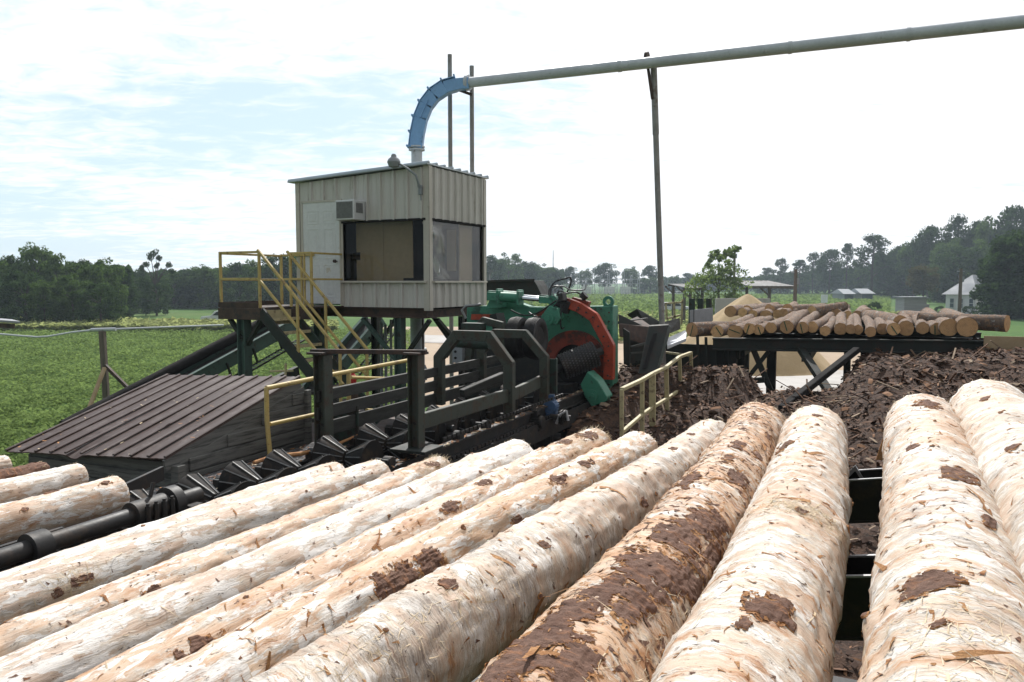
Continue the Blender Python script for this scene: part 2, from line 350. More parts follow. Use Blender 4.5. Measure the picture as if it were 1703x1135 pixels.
MT['innerbark'] = barkmat('orange_inner_bark', (.36, .16, .06), (.50, .27, .12), (.22, .09, .04))
MT['fibre'] = pbr('pale_wood_fibre', (.68, .56, .40), (.56, .43, .27), 20, .8, 0, (.36, .26, .16), .6, 12, bump=0)
def endmat():
    t = NT('sawn_log_end'); co = t.coords('Object', (1, 1, 1), False)
    sp = t.n('ShaderNodeSeparateXYZ'); t.l(co, sp.inputs[0])
    wv = t.noise(co, 9, 3, .6)
    r = t.math('SQRT', t.math('ADD', t.math('MULTIPLY', sp.outputs[1], sp.outputs[1]), t.math('MULTIPLY', sp.outputs[2], sp.outputs[2])))
    ring = t.math('SINE', t.math('ADD', t.math('MULTIPLY', r, 260.0), t.math('MULTIPLY', wv, 7.0)))
    oi = t.n('ShaderNodeObjectInfo').outputs['Random']
    col = t.mix(oi, (.74, .45, .22), (.46, .27, .14)); col = t.mix(t.ramp(ring, -1, 1, 0, .35), col, (.26, .14, .07))
    col = t.mix(t.ramp(t.noise(t.coords('Object'), 12, 5, .7), .5, .7, 0, .6), col, (.22, .13, .07))
    t.bsdf(col, .8, 0, t.noise(co, 60, 3), .2, .004, .2); return t.m
MT['end'] = endmat()
class Log:
    """one log along local +X; its mesh is the thing, bark and fibres are its parts"""
    def __init__(s, name, p0, p1, r0, r1, mat, seed, rings=150, seg=72, bumpy=.006, wob=.018):
        s.p0 = V(p0); s.p1 = V(p1); s.r0 = r0; s.r1 = r1; s.seed = seed; s.bumpy = bumpy; s.wob = wob
        x = (s.p1 - s.p0); s.L = x.length; x.normalize(); y = Z.cross(x).normalized(); z = x.cross(y)
        s.R = Matrix((x, y, z)).transposed(); s.x = x; s.y = y; s.z = z
        kr = random.Random(seed * 31); s.kn = [(kr.uniform(.3, .97) * s.L, kr.uniform(-1.6, 1.6), kr.uniform(.006, .016), kr.uniform(.03, .06)) for _ in range(6)]
        vs = []; fs = []; uvs = []
        for i in range(rings + 1):
            xx = s.L * i / rings
            for k in range(seg + 1):
                th = -pi + 2 * pi * k / seg
                vs.append(s.loc(xx, th)); uvs.append((xx, th * (r0 + r1) / 2))
        W = seg + 1
        for i in range(rings):
            for k in range(seg): fs.append((i * W + k, (i + 1) * W + k, (i + 1) * W + k + 1, i * W + k + 1))
        nb = len(vs); 
        me = bpy.data.meshes.new(name)
        # rounded rim then a flat sawn end
        for e, xx, r in ((0, -.0, r0), (rings, s.L, r1)):
            base = len(vs); c = s.cen(xx)
            sg = -1 if e == 0 else 1
            for k in range(W):
                q = V(vs[e * W + k]); vs.append(c + (q - c) * .93 + V((sg * .012, 0, 0))); uvs.append((xx + sg * .01, uvs[e * W + k][1]))
            for k in range(seg):
                a = e * W + k; b = base + k
                fs.append((a, a + 1, b + 1, b) if e == 0 else (a, b, b + 1, a + 1))
        me.from_pydata([tuple(q) for q in vs], [], fs); me.materials.append(mat)
        ul = me.uv_layers.new(name='uv'); li = np.zeros(len(me.loops), dtype=np.int32); me.loops.foreach_get('vertex_index', li)
        ul.data.foreach_set('uv', np.array(uvs)[li].astype(np.float32).ravel())
        me.polygons.foreach_set('use_smooth', [True] * len(me.polygons)); me.update()
        s.o = bpy.data.objects.new(name, me); COL.objects.link(s.o); s.o.matrix_world = Matrix.Translation(s.p0) @ s.R.to_4x4()
    def cen(s, xx):
        return V((xx, s.wob * sin(xx * 1.3 + s.seed), s.wob * .7 * cos(xx * 1.1 + s.seed * 2)))
    def rad(s, xx, th):
        t = xx / s.L; r = s.r0 + (s.r1 - s.r0) * t
        q = V((xx * 3 + s.seed * 9, sin(th) * 1.1, cos(th) * 1.1))
        r *= 1 + .06 * mn.noise(q * .9) + .025 * mn.noise(q * 2.4)
        for (kx, kt, ka, ks) in s.kn:
            dx = (xx - kx) / ks; dt = (th - kt) * r / ks
            if abs(dx) < 3 and abs(dt) < 3: r += ka * math.exp(-dx * dx - dt * dt)
        r += s.bumpy * (mn.noise(V((xx * 16, sin(th) * 5 + s.seed, cos(th) * 5))) * .8 + .6 * mn.noise(V((xx * 45, sin(th) * 14 + s.seed, cos(th) * 14))))
        return r
    def loc(s, xx, th, lift=0.0):
        r = s.rad(xx, th) + lift; return s.cen(xx) + V((0, -sin(th) * -r, cos(th) * r))
    def world(s, q): return s.p0 + s.R @ V(q)
    def find(s, px, py):
        best = None
        for i in range(0, 161):
            xx = s.L * i / 160
            for k in range(-14, 15):
                th = k * .12; w = s.world(s.loc(xx, th)); nrm = s.R @ V((0, sin(th), cos(th)))
                if nrm.dot(w - EYE) > 0: continue
                a, b, dz = proj(w)
                if dz <= 0: continue
                d = hypot(a - px, b - py)
                if best is None or d < best[0]: best = (d, xx, th)
        return best[1], best[2]
    def child(s, name, vs, fs, mat, mi=None, kind=None):
        me = bpy.data.meshes.new(name); me.from_pydata([tuple(q) for q in vs], [], fs)
        for m in (mat if isinstance(mat, list) else [mat]): me.materials.append(m)
        if mi: me.polygons.foreach_set('material_index', mi)
        me.update(); o = bpy.data.objects.new(name, me); COL.objects.link(o); setparent(o, s.o)
        if kind: o['kind'] = kind
        return o
    def patch(s, px, py, lx, lw, th=.012, seed=0):
        x0, t0 = s.find(px, py); r = (s.r0 + s.r1) / 2
        nx = max(16, int(lx / .0042)); nt = max(12, int(lw / .0042)); sd = seed + s.seed * 3.1
        top = {}; vs = []; fs = []; mi = []
        def inside(i, j):
            a = (i + .5) / nx * 2 - 1; b = (j + .5) / nt * 2 - 1
            d = (abs(a) ** 2.4 + abs(b) ** 2.4) ** (1 / 2.4)
            q = V((a * lx * 13 + sd, b * lw * 8, sd * .7))
            m_ = .76 + .75 * mn.noise(q * .8) + .40 * mn.noise(q * 2.2) + .25 * mn.noise(q * 6) - d
            return 1 if m_ > 0 else (2 if m_ > -.10 - .35 * mn.noise(q * 1.4 + V((9, 9, 9))) - .3 * mn.noise(q * 5) and d < 1.0 else 0)
        cmap = {(i, j): inside(i, j) for i in range(nx) for j in range(nt)}
        cells = [c for c in cmap if cmap[c] == 1]; fringe = [c for c in cmap if cmap[c] == 2]
        cs = set(cells)
        def vert(i, j, lay):
            key = (i, j, lay)
            if key in top: return top[key]
            a = i / nx * 2 - 1; b = j / nt * 2 - 1; xx = x0 + a * lx / 2; tt = t0 + b * lw / 2 / r
            edge = any((i + di, j + dj) not in cs for di in (-1, 0) for dj in (-1, 0))
            q = V((xx * 22, tt * r * 34, sd))
            xx += .006 * mn.noise(q * 1.7 + V((5, 0, 0))); tt += .004 / r * mn.noise(q * 1.7 + V((0, 9, 0)))
            cf = mn.cell(q * 1.1 + V((0, 0, 3)) + V((1, 1, 0)) * .6 * mn.noise(q * 1.3)); h = th * (.40 + .12 * cf + .40 * mn.noise(q * .45) + .14 * mn.noise(q * 2.5)) * (.55 if edge else 1)
            vs.append(s.loc(xx, tt, max(.003, h) if lay else -.004)); top[key] = len(vs) - 1; return top[key]
        for (i, j) in cells:
            fs.append((vert(i, j, 1), vert(i + 1, j, 1), vert(i + 1, j + 1, 1), vert(i, j + 1, 1))); mi.append(0)
            for (di, dj, e0, e1) in ((-1, 0, (0, 0), (0, 1)), (1, 0, (1, 1), (1, 0)), (0, -1, (1, 0), (0, 0)), (0, 1, (0, 1), (1, 1))):
                if (i + di, j + dj) not in cs:
                    a = (i + e0[0], j + e0[1]); b = (i + e1[0], j + e1[1])
                    fs.append((vert(*a, 1), vert(*b, 1), vert(*b, 0), vert(*a, 0))); mi.append(1)
        fv = {}
        def fvert(i, j):
            if (i, j) in fv: return fv[(i, j)]
            a = i / nx * 2 - 1; b = j / nt * 2 - 1; xx = x0 + a * lx / 2; tt = t0 + b * lw / 2 / r
            vs.append(s.loc(xx, tt, .0015 + .0035 * abs(mn.noise(V((xx * 90, tt * r * 90, sd)))))); fv[(i, j)] = len(vs) - 1; return fv[(i, j)]
        for (i, j) in fringe: fs.append((fvert(i, j), fvert(i + 1, j), fvert(i + 1, j + 1), fvert(i, j + 1))); mi.append(1)
        if fs: s.child('bark_patch', vs, fs, [MT['bark'], MT['innerbark']], mi)
    def knots(s):
        r = (s.r0 + s.r1) / 2; rr = random.Random(s.seed * 3)
        for (kx, kt, ka, ks) in s.kn:
            vs = [s.loc(kx, kt, .004)]; fs = []; mi = []; n = 16; R0 = rr.uniform(.004, .007)
            for q, lift in ((.55, .003), (1.0, .0035), (1.5, .001)):
                for k in range(n):
                    a = 2 * pi * k / n; w = R0 * q * (1 + .35 * mn.noise(V((cos(a) * 1.5 + s.seed, sin(a) * 1.5, q + kx)))); vs.append(s.loc(kx + cos(a) * w * 1.4, kt + sin(a) * w / r, lift))
            for k in range(n): fs.append((0, 1 + k, 1 + (k + 1) % n)); mi.append(0)
            for j in (0, 1):
                for k in range(n): k2 = (k + 1) % n; fs.append((1 + j * n + k, 1 + (j + 1) * n + k, 1 + (j + 1) * n + k2, 1 + j * n + k2)); mi.append(j)
            s.child('knot', vs, fs, [MT['bark'], MT['innerbark']], mi)
    def fibres(s, n, lmin=.02, lmax=.09, where=None, mat='fibre', name='wood_fibres', wid=.0025, lift=.35, axial=.5):
        vs = []; fs = []; rr = random.Random(s.seed * 77 + n)
        for _ in range(n):
            if where:
                x0 = where[0] + rr.gauss(0, 1) * where[1]; t0 = where[2] + rr.gauss(0, 1) * where[3]
            else: x0 = s.L * rr.random(); t0 = rr.uniform(-1.9, 1.9)
            if not 0 < x0 < s.L: continue
            l = rr.uniform(lmin, lmax); an = (rr.choice((0, pi)) + rr.gauss(0, .35)) if rr.random() < axial else (rr.choice((-1, 1)) * pi / 2 + rr.gauss(0, .35))
            li = lift * rr.random() ** 2; r = (s.r0 + s.r1) / 2; w = wid * rr.uniform(.6, 1.6); base = len(vs); cr = rr.gauss(0, .5)
            for i in range(4):
                q = i / 3; a2 = an + cr * q; xx = x0 + cos(an) * l * q + .2 * l * q * q * cos(a2); tt = t0 + sin(a2) * l * q / r
                ww = w * (1 - .8 * q); h = .001 + li * l * q ** 1.5
                vs.append(s.loc(min(max(xx - sin(an) * ww, -.03), s.L + .03), tt + cos(an) * ww / r, h)); vs.append(s.loc(min(max(xx + sin(an) * ww, -.03), s.L + .03), tt - cos(an) * ww / r, h))
                if i: fs.append((base + 2 * i - 2, base + 2 * i - 1, base + 2 * i + 1, base + 2 * i))
        if fs: s.child(name, vs, fs, MT[mat], kind='stuff')
    def endfuzz(s, n, lmax=.06):
        vs = []; fs = []; rr = random.Random(s.seed + 5)
        for _ in range(n):
            t0 = rr.uniform(-2.2, 2.2); l = rr.uniform(.015, lmax); r = s.r1; x0 = s.L - rr.uniform(0, .05); w = .002
            base = len(vs); an = rr.gauss(0, .8)
            for i in range(3):
                q = i / 2; xx = x0 + cos(an) * l * q; tt = t0 + sin(an) * l * q / r
                vs.append(s.loc(xx, tt - w * (1 - q * .7) / r, .002 + l * .6 * q * q)); vs.append(s.loc(xx, tt + w * (1 - q * .7) / r, .002 + l * .6 * q * q))
                if i: fs.append((base + 2 * i - 2, base + 2 * i - 1, base + 2 * i + 1, base + 2 * i))
        s.child('torn_end_fibres', vs, fs, MT['fibre'], kind='stuff')
def deckpt(px, py):           # where the line of sight meets the plane through the log centres of the sloping deck
    d = ray(px, py); a = d.dot(P)
    s = .78 / (-d.z - .18 * a); return EYE + d * s, s
LOGS = [
 # near px,py,diam px ; far px,py,diam px ; material ; label
 ('A', 0, 1004, 108, 560, 797, 54, 'peelA', 'pale peeled log nearest the spool rollers, mostly hidden behind its neighbour'),
 ('B', 0, 1022, 112, 632, 791, 57, 'peelA', 'pale peeled log with dark ring scars near its lower end'),
 ('C', 185, 1019, 84, 733, 787, 62, 'peelB', 'thin peeled log with a shaggy torn far end beside the big white log'),
 ('D', 349, 1003, 104, 862, 771, 78, 'peelA', 'broad white peeled log with clean sawn end, almost free of bark'),
 ('E', 534, 984, 98, 985, 749, 70, 'peelB', 'peeled log with orange stains and a bark-covered shaggy far end'),
 ('F', 700, 958, 104, 1058, 749, 69, 'peelB', 'tan peeled log carrying one wide dark bark patch near the camera'),
 ('G', 855, 975, 156, 1180, 737, 86, 'peelC', 'thick white peeled log with grey frayed wood at its near half'),
 ('H', 1085, 985, 196, 1262, 717, 92, 'peelD', 'half-peeled log still covered with long strips of dark brown bark'),
 ('I', 1243, 1124, 258, 1357, 727, 98, 'peelC', 'thick peeled log left of the dark gap, with a square bark patch'),
 ('J', 1583, 1128, 288, 1540, 713, 114, 'peelC', 'thick peeled log right of the dark gap, loose bark strip at its tip'),
 ('K', 1785, 930, 222, 1651, 689, 124, 'peelC', 'thick pale peeled log cut off by the edge of the photo'),
]
LG = {}
for n, (k, nx, ny, nw, fx, fy, fw_, mat, lab) in enumerate(LOGS):
    a, sa = deckpt(nx, ny); b, sb = deckpt(fx, fy)
    r0 = nw * sa / F / 2; r1 = fw_ * sb / F / 2
    x = (b - a).normalized(); u0 = a.dot(D); ext = max(0.0, (u0 + .35) / x.dot(D))
    p0 = a - x * ext; L0 = (b - a).length; rr0 = r0 + (r0 - r1) * min(ext / L0, .6) * .5
    b2 = b + x * .0
    lg = Log('peeled_log', p0, b2, rr0, r1, MT['peel' + k], 1.0 + n * .73, 190 if k > 'F' else 150, 84 if k > 'F' else 64, .005 if mat == 'peelA' else .008)
    tag(lg.o, lab, 'log', 'debarked logs on the sloping log deck'); LG[k] = lg
PATCH = dict(
 B=[(140, 965, .10, .05), (95, 985, .06, .04)], C=[(250, 985, .10, .04), (720, 772, .12, .06)],
 E=[(345, 1083, .19, .12), (805, 803, .12, .06), (748, 842, .17, .06), (420, 1045, .08, .05), (975, 722, .22, .10), (940, 735, .12, .08)],
 F=[(665, 965, .27, .13), (715, 945, .18, .14), (925, 799, .19, .08), (975, 770, .14, .06), (860, 868, .08, .06)],
 G=[(1067, 836, .07, .045), (748, 970, .08, .05), (1150, 722, .09, .04), (1120, 745, .06, .04), (900, 910, .05, .04)],
 H=[(905, 1062, .46, .20), (1085, 943, .33, .20), (1180, 868, .30, .16), (1125, 890, .34, .14), (1146, 800, .30, .09), (846, 1107, .34, .12), (1150, 965, .22, .13), (1045, 1010, .26, .10), (1230, 795, .22, .09),
    (1225, 740, .16, .07), (1278, 725, .14, .06), (1255, 695, .15, .06), (1210, 765, .16, .06), (1190, 930, .2, .08), (1000, 1000, .3, .10), (950, 1120, .22, .08), (1262, 760, .16, .06)],
 I=[(1279, 1010, .17, .12), (1304, 742, .16, .09), (1333, 853, .05, .04), (1228, 1040, .07, .04), (1360, 690, .10, .05)],
 J=[(1536, 977, .15, .14), (1592, 790, .20, .10), (1538, 672, .28, .12), (1520, 745, .10, .05), (1640, 870, .10, .04), (1565, 1040, .06, .05)],
 K=[(1685, 746, .12, .05), (1640, 660, .14, .05)])
for k, ps in PATCH.items():
    for i, (a, b, c, d) in enumerate(ps): LG[k].patch(a, b, c, d, .009 if k in 'HIJ' else .006, i * 2.3)
for k, lg in LG.items():
    lg.knots()
    big = k in 'GHIJK'
    lg.fibres(700 if big else 350, .008, .034, wid=.0012, lift=.07, axial=.25 if big else .7)
    lg.fibres(40 if big else 26, .03, .09, wid=.0022, lift=.35, axial=.5, name='splinters')
    if k in 'GHIJKEF': lg.fibres({'H': 1500, 'J': 520, 'I': 420, 'G': 260, 'K': 260, 'E': 260}.get(k, 200), .008, .045, mat='innerbark', name='bark_shreds', wid=.0036, lift=.16, axial=.35)
    lg.fibres({'H': 46, 'J': 16, 'I': 10, 'K': 8, 'G': 8}.get(k, 6), .05, .15, wid=.010, lift=.22, axial=.45, mat='innerbark', name='torn_bark_strips')
    if k == 'H': lg.fibres(30, .05, .16, wid=.012, lift=.20, axial=.45, mat='bark', name='lifted_bark_strips')
    if k == 'H': lg.fibres(900, .010, .05, mat='bark', name='bark_flakes', wid=.007, lift=.14, axial=.3)
    lg.fibres(110, .006, .024, mat='bark', name='bark_crumbs', wid=.004, lift=.15, axial=.5)
    lg.endfuzz(150 if k in 'CE' else 40, .035 if k in 'CE' else .014)
for k, px, py, sx_, st_, n, lm in (('G', 640, 1080, .22, .35, 120, .06), ('G', 800, 985, .16, .35, 90, .06), ('I', 1331, 850, .045, .5, 420, .06), ('H', 1100, 1085, .15, .3, 120, .09), ('C', 725, 775, .16, .5, 300, .07), ('E', 965, 730, .16, .5, 260, .07), ('B', 130, 975, .06, .35, 160, .08), ('J', 1600, 1050, .2, .5, 300, .06)):
    xx, tt = LG[k].find(px, py); LG[k].fibres(n, .02, lm, (xx, sx_, tt, st_), wid=.0010, lift=.18, axial=.45, name='frayed_wood')
# loose bark strip hanging off the tip of log J
q = MB(); pts = [PU(1530, 668, 4.25), PU(1500, 690, 4.2), PU(1482, 715, 4.15), PU(1470, 745, 4.1), PU(1462, 765, 4.08)]
for i in range(len(pts) - 1):
    w0 = .030 - .004 * i; w1 = w0 - .004; o = V((.4, .2, .5)); q.box8([pts[i] - D * .006 - P * w0, pts[i] - D * .006 + P * w0, pts[i] + D * .006 + P * w0, pts[i] + D * .006 - P * w0, pts[i + 1] - D * .006 - P * w1, pts[i + 1] - D * .006 + P * w1, pts[i + 1] + D * .006 + P * w1, pts[i + 1] + D * .006 - P * w1])
o = q.build('bark_strip', MT['innerbark'], loc=(0, 0, 0)); mw = LG['J'].o.matrix_world.copy(); o.location = (0, 0, 0); o.parent = LG['J'].o; o.matrix_parent_inverse = mw.inverted()
# logs on the roller line at the left
LEFT = [(0, 866, 64, 190, 823, 62, 4.62, 'peelL', 'yellowish peeled log lying on the spool rollers, bark scabs on top'),
        (0, 826, 50, 128, 795, 46, 5.05, 'peelM', 'pale peeled log lying behind the yellowish log on the rollers'),
        (0, 797, 42, 72, 783, 36, 5.30, 'bark', 'short dark log still wearing its bark by the shed eave'),
        (-40, 786, 42, 10, 776, 36, 5.65, 'peelM', 'white log tip just showing at the photo edge below the shed roof')]
for i, (nx, ny, nw, fx, fy, fw_, v, mat, lab) in enumerate(LEFT):
    a = PV(nx, ny, v); b = PV(fx, fy, v); sa = a.y; sb = b.y; x = (b - a).normalized(); x.z *= .3; x.normalize()
    p0 = b - x * 2.6; r = fw_ * sb / F / 2
    lg = Log('peeled_log' if mat != 'bark' else 'barked_log', p0, b, r * 1.03, r, MT[mat], 20.0 + i, 110, 56, .006 if mat != 'bark' else .014)
    tag(lg.o, lab, 'log', 'logs waiting on the roller line'); lg.fibres(150, .008, .03, wid=.0012, lift=.08); lg.endfuzz(40, .015)
    if i == 0:
        for a_, b_, c_, d_ in ((88, 820, .12, .05), (175, 803, .12, .06), (40, 850, .06, .04)): lg.patch(a_, b_, c_, d_, .01, a_)
    if i == 2: lg.fibres(120, .02, .06, mat='innerbark', name='bark_shreds', wid=.004, lift=.3)
G = MT
# ------------------------------------------------------------------ sloping steel deck that carries the foreground logs
root = empty('log_deck', M(4.1, 1.2, -2.2), 'black steel log deck with cross troughs, seen in the gap between two thick logs', 'log deck')
def deckz(v, r=.165): return -(.78 + .18 * v) - r
for u in (1.0, 2.75, 4.08):
    b = MB(); a0 = M(u, -1.6, deckz(-1.6) - .10); a1 = M(u, 3.75, deckz(3.75) - .06)
    for s in (-1, 1):
        b.bar(a0 + D * s * .10, a1 + D * s * .10, .012, .20)
    b.bar(a0 - Z * .10, a1 - Z * .10, .22, .012)
    b.build('chain_trough', G['black'], root, bevel=.002)
    e = MB()
    for s in (-1, 1): e.bar(a0 + D * s * .10 + Z * .102, a1 + D * s * .10 + Z * .102, .014, .006)
    e.build('worn_edge', G['worn'], root)
    ch = MB(); n = 60
    for i in range(n):
        p = a0.lerp(a1, (i + .5) / n); ch.obox(p - Z * .03, D * (.035 if i % 2 else .022), (a1 - a0).normalized() * .036, Z * .012)
    ch.build('drag_chain', G['rust'], root)
b = MB()
for v in (-1.5, .6, 2.2, 3.7):
    for u in (1.0, 4.0): b.hbeam(M(u, v, deckz(v) - .25), M(u, v, -5.0), .15)
    b.hbeam(M(.4, v, deckz(v) - .32), M(4.3, v, deckz(v) - .32), .12, .2)
b.build('frame', G['darkgreen'], root, bevel=.003)
b = MB(); b.box8([M(u, v, z) for z in (-2.25, -2.2) for u, v in ((-.5, -2.2), (4.6, -2.2), (4.6, 3.4), (-.5, 3.4))]); b.build('drip_pan', G['black'], root)
rr = random.Random(4); b = MB()
for i in range(900):
    p = M(rr.uniform(.8, 4.4), rr.uniform(-1.4, 1.2), -2.19 + rr.uniform(0, .04)); a = rr.uniform(0, 6.3); l = rr.uniform(.02, .08); w = rr.uniform(.008, .03)
    x = V((cos(a), sin(a), rr.gauss(0, .25))) * l; y = V((-sin(a), cos(a), rr.gauss(0, .25))) * w
    b.m = rr.choice((0, 0, 1)); b.add([p - x - y, p + x - y * .6, p + x + y, p - x + y * .8 + Z * .01], [(0, 1, 2, 3)])
o = b.build('bark_litter', [G['bark'], G['innerbark']], None, kind='stuff', label='bark scraps lying on the pan below the log deck', cat='bark litter')
# small bright bracket at the far trough
b = MB(); p = PU(1422, 795, 4.15); b.prism([p - P * .05 - Z * .02, p - P * .0 + Z * .06, p + P * .07 - Z * .02, p + P * .05 - Z * .03, p + Z * .035, p - P * .04 - Z * .03], D * .03); b.build('guide_bracket', G['worn'], root)
# ------------------------------------------------------------------ roller line
VC = 4.47; ZA = -1.69
bed = empty('conveyor_frame', M(5, VC, -2.3), 'long black steel bed under the spool rollers running to the debarking machine', 'conveyor')
b = MB()
for v in (VC - .48, VC + .44): b.hbeam(M(1.2, v, -1.80), M(11.8, v, -1.80), .10, .16)
b.build('side_rail', G['black'], bed, bevel=.003)
b = MB()
for u in np.arange(1.4, 11.8, .68):
    b.bar(M(u, VC - .45, -1.92), M(u, VC + .45, -1.92), .08, .08)
    for v in (VC - .48, VC + .44): b.hbeam(M(u, v, -1.9), M(u, v, -5.0), .1)
b.build('cross_members', G['black'], bed)
b = MB(); b.box8([M(u, v, z) for z in (-2.12, -2.09) for u, v in ((1, VC - .6), (12.2, VC - .6), (12.2, VC + .6), (1, VC + .6))]); b.build('catch_pan', G['black'], bed)
b = MB()
for v in (VC - .60, VC + .58): b.box8([M(u, vv, z) for z in (-2.12, -1.88) for u, vv in ((1, v - .01), (12.2, v - .01), (12.2, v + .01), (1, v + .01))])
b.build('skirt_plates', G['black'], bed)
def spool(u):
    r = empty('spool_roller', M(u, VC, ZA), group='spool rollers of the log conveyor')
    hw = .27; R = .195; w = .065; o = M(u, VC, ZA)
    b = MB(); n = 26; prof = [(-hw - .012, R), (-hw, R), (-.02, w), (.02, w), (hw, R), (hw + .012, R)]
    b.lathe([(-hw - .012, .05), (-hw - .012, R), (-hw, R), (-.015, w), (-.015, .05)], o, P, 30); b.lathe([(.015, .05), (.015, w), (hw, R), (hw + .012, R), (hw + .012, .05)], o, P, 30)
    b.build('cone_body', G['rollblack'], r, smooth=True)
    b = MB(); ph = random.uniform(0, 1)
    for s in (-1, 1):
        for k in range(12):
            a = 2 * pi * (k + ph) / 12; q = D * cos(a) + Z * sin(a)
            b.bar(o + P * s * (hw - .003) + q * (R + .004), o + P * s * .018 + q * (w + .004), .010, .012, q)
    b.build('rib_bars', G['rib'], r)
    b = MB(); b.tube(o - P * .44, o + P * .42, .034, n=12); b.build('axle', G['black'], r)
    for s in (-.46, .42):
        b = MB(); c = o + P * s; b.obox(c - Z * .02, D * .075, P * .035, Z * .06); b.tube(c - P * .045, c + P * .045, .06, n=14); b.build('bearing', G['black'], r, bevel=.004)
    return r
US = [1.85, 2.55, 3.27, 3.95, 4.47, 4.95, 5.45, 6.15, 6.87, 7.55, 8.25, 8.95, 9.65, 10.35]
LABS = ['black spool roller at the near end of the roller line', 'black spool roller just behind the yellowish log', 'black spool roller peeking over the drive shaft below the yellowish log', 'black spool roller hidden beside the split shaft coupling',
        'black ribbed spool roller beside the end of the drive shaft', 'black ribbed spool roller, second after the shaft end', 'black ribbed spool roller, third after the shaft end', 'large black ribbed spool roller in front of the farther portal post',
        'black ribbed spool roller beside the base plate of the nearer portal post', 'black spool roller, first behind the nearer portal post', 'black spool roller, second behind the nearer portal post', 'black spool roller, third behind the nearer portal post', 'black spool roller below the tyre pair', 'black spool roller last before the debarking machine']
sp0 = None
for i, u in enumerate(US):
    if sp0 is None: sp0 = spool(u); r = sp0
    else: r = copy_tree(sp0); r.location = M(u, VC, ZA)
    tag(r, LABS[i], 'roller')
# expanded metal walkway beside the rollers
wk = empty('mesh_walkway', M(6, 5.25, -1.85), 'wire mesh walkway strip between the rollers and the wooden shed', 'walkway')
b = MB()
for k in range(18): v = 4.98 + k * .033; b.bar(M(3.2, v, -1.80), M(7.6, v, -1.80), .005)
for k in range(46): u = 3.2 + k * .098; b.bar(M(u, 4.97, -1.806), M(u, 5.56, -1.806), .006)
b.build('mesh', G['worn'], wk)
b = MB()
for v in (4.96, 5.57): b.bar(M(3.2, v, -1.83), M(7.6, v, -1.83), .03, .07)
b.build('edge_angles', G['black'], wk)
b = MB(); b.box8([M(u, v, z) for z in (-2.65, -2.6) for u, v in ((-.5, 3.45), (13.5, 3.45), (13.5, 9.3), (-.5, 9.3))]); o = b.build('platform_floor', G['rust'], kind='structure')
b = MB(); b.bar(M(4.9, 5.52, -1.66), M(3.95, 5.3, -1.72), .03, .12); b.build('kick_plate', G['black'], wk)
# drive shaft
sh = empty('drive_shaft', M(3.5, 3.9, -1.5), 'long black drive shaft with bolted split coupling beside the first log', 'shaft')
a = M(1.2, 3.9, -1.385); e = M(3.74, 3.9, -1.375); x = (e - a).normalized()
b = MB(); b.tube(a, e, .049, n=22); b.build('shaft', G['black'], sh, smooth=True)
b = MB()
for t_ in (PV(262, 840, 3.9), PV(228, 852, 3.9)):
    pass
c0 = M(3.36, 3.9, -1.375); b.lathe([(-.14, .06), (-.14, .078), (.10, .078), (.10, .06)], c0, x, 24); b.lathe([(.12, .05), (.12, .105), (.19, .105), (.19, .05)], c0, x, 24); b.build('split_coupling', G['black'], sh, smooth=True)
b = MB()
for i in range(4):
    c = c0 + x * (-.09 + .06 * (i % 4)) - P * .085; b.tube(c - Z * .055, c + Z * .055, .016, n=6); b.tube(c + Z * .05, c + Z * .07, .011, n=8)
b.tube(c0 + x * .0 + Z * .07, c0 + x * .03 + Z * .16, .013, n=8); b.build('coupling_bolt', G['black'], sh)
b = MB(); c = M(2.64, 3.9, -1.382); b.lathe([(-.05, .055), (-.05, .085), (.05, .085), (.05, .055)], c, x, 24); b.build('collar', G['black'], sh, smooth=True)
for u in (1.9, 3.62):
    b = MB(); c = M(u, 3.9, -1.47); b.obox(c, D * .05, P * .11, Z * .07); b.bar(c - Z * .07, M(u, 3.9, -2.2), .1, .1, D); b.build('bearing_stand', G['black'], sh, bevel=.004)
b = MB(); b.obox(M(2.75, 4.15, -1.45), D * .22, P * .012, Z * .05); b.obox(M(2.56, 4.07, -1.46), D * .012, P * .1, Z * .05); b.obox(M(2.92, 4.05, -1.47), D * .012, P * .12, Z * .04); b.build('guard_angle', G['black'], sh, bevel=.003)
# ------------------------------------------------------------------ portal posts and guides
pt = empty('steel_portal', M(6.5, 4.45, -2), 'dark green steel portal of two stout posts with a rusty bar across the top', 'portal frame')
b = MB(); b.hbeam(M(6.56, 3.95, -1.62), M(6.56, 3.95, -.70), .125, .125, .016, P); b.build('post', G['oliveworn'], pt, bevel=.004)
b = MB(); b.hbeam(M(6.45, 4.98, -1.8), M(6.45, 4.98, -.73), .14, .14, .016, P); b.build('post', G['oliveworn'], pt, bevel=.004)
b = MB(); b.obox(M(6.56, 3.95, -1.63), D * .18, P * .2, Z * .014); b.build('base_plate', G['darkgreen'], pt, bevel=.003)
b = MB(); b.bar(M(6.56, 3.83, -.675), M(6.42, 5.10, -.70), .055, .045); b.obox(M(6.45, 5.0, -.715), D * .11, P * .10, Z * .012); b.obox(M(6.56, 3.95, -.69), D * .1, P * .09, Z * .012); b.build('crossbar', G['rust'], pt, bevel=.003)
for i, (z, h, u0) in enumerate(((-1.16, .12, 6.4), (-1.34, .13, 6.4), (-1.52, .15, 6.4))):
    b = MB(); b.bar(M(u0, 5.02 + .012 * i, z), M(11.4, 5.02 + .012 * i, z + .0), .045, h); b.build('guide_plank', G['plank'], None, bevel=.006, label=('topmost', 'middle', 'lowest')[i] + ' greasy plank of the guide fence on the far side of the rollers', cat='plank', group='planks of the guide fence')
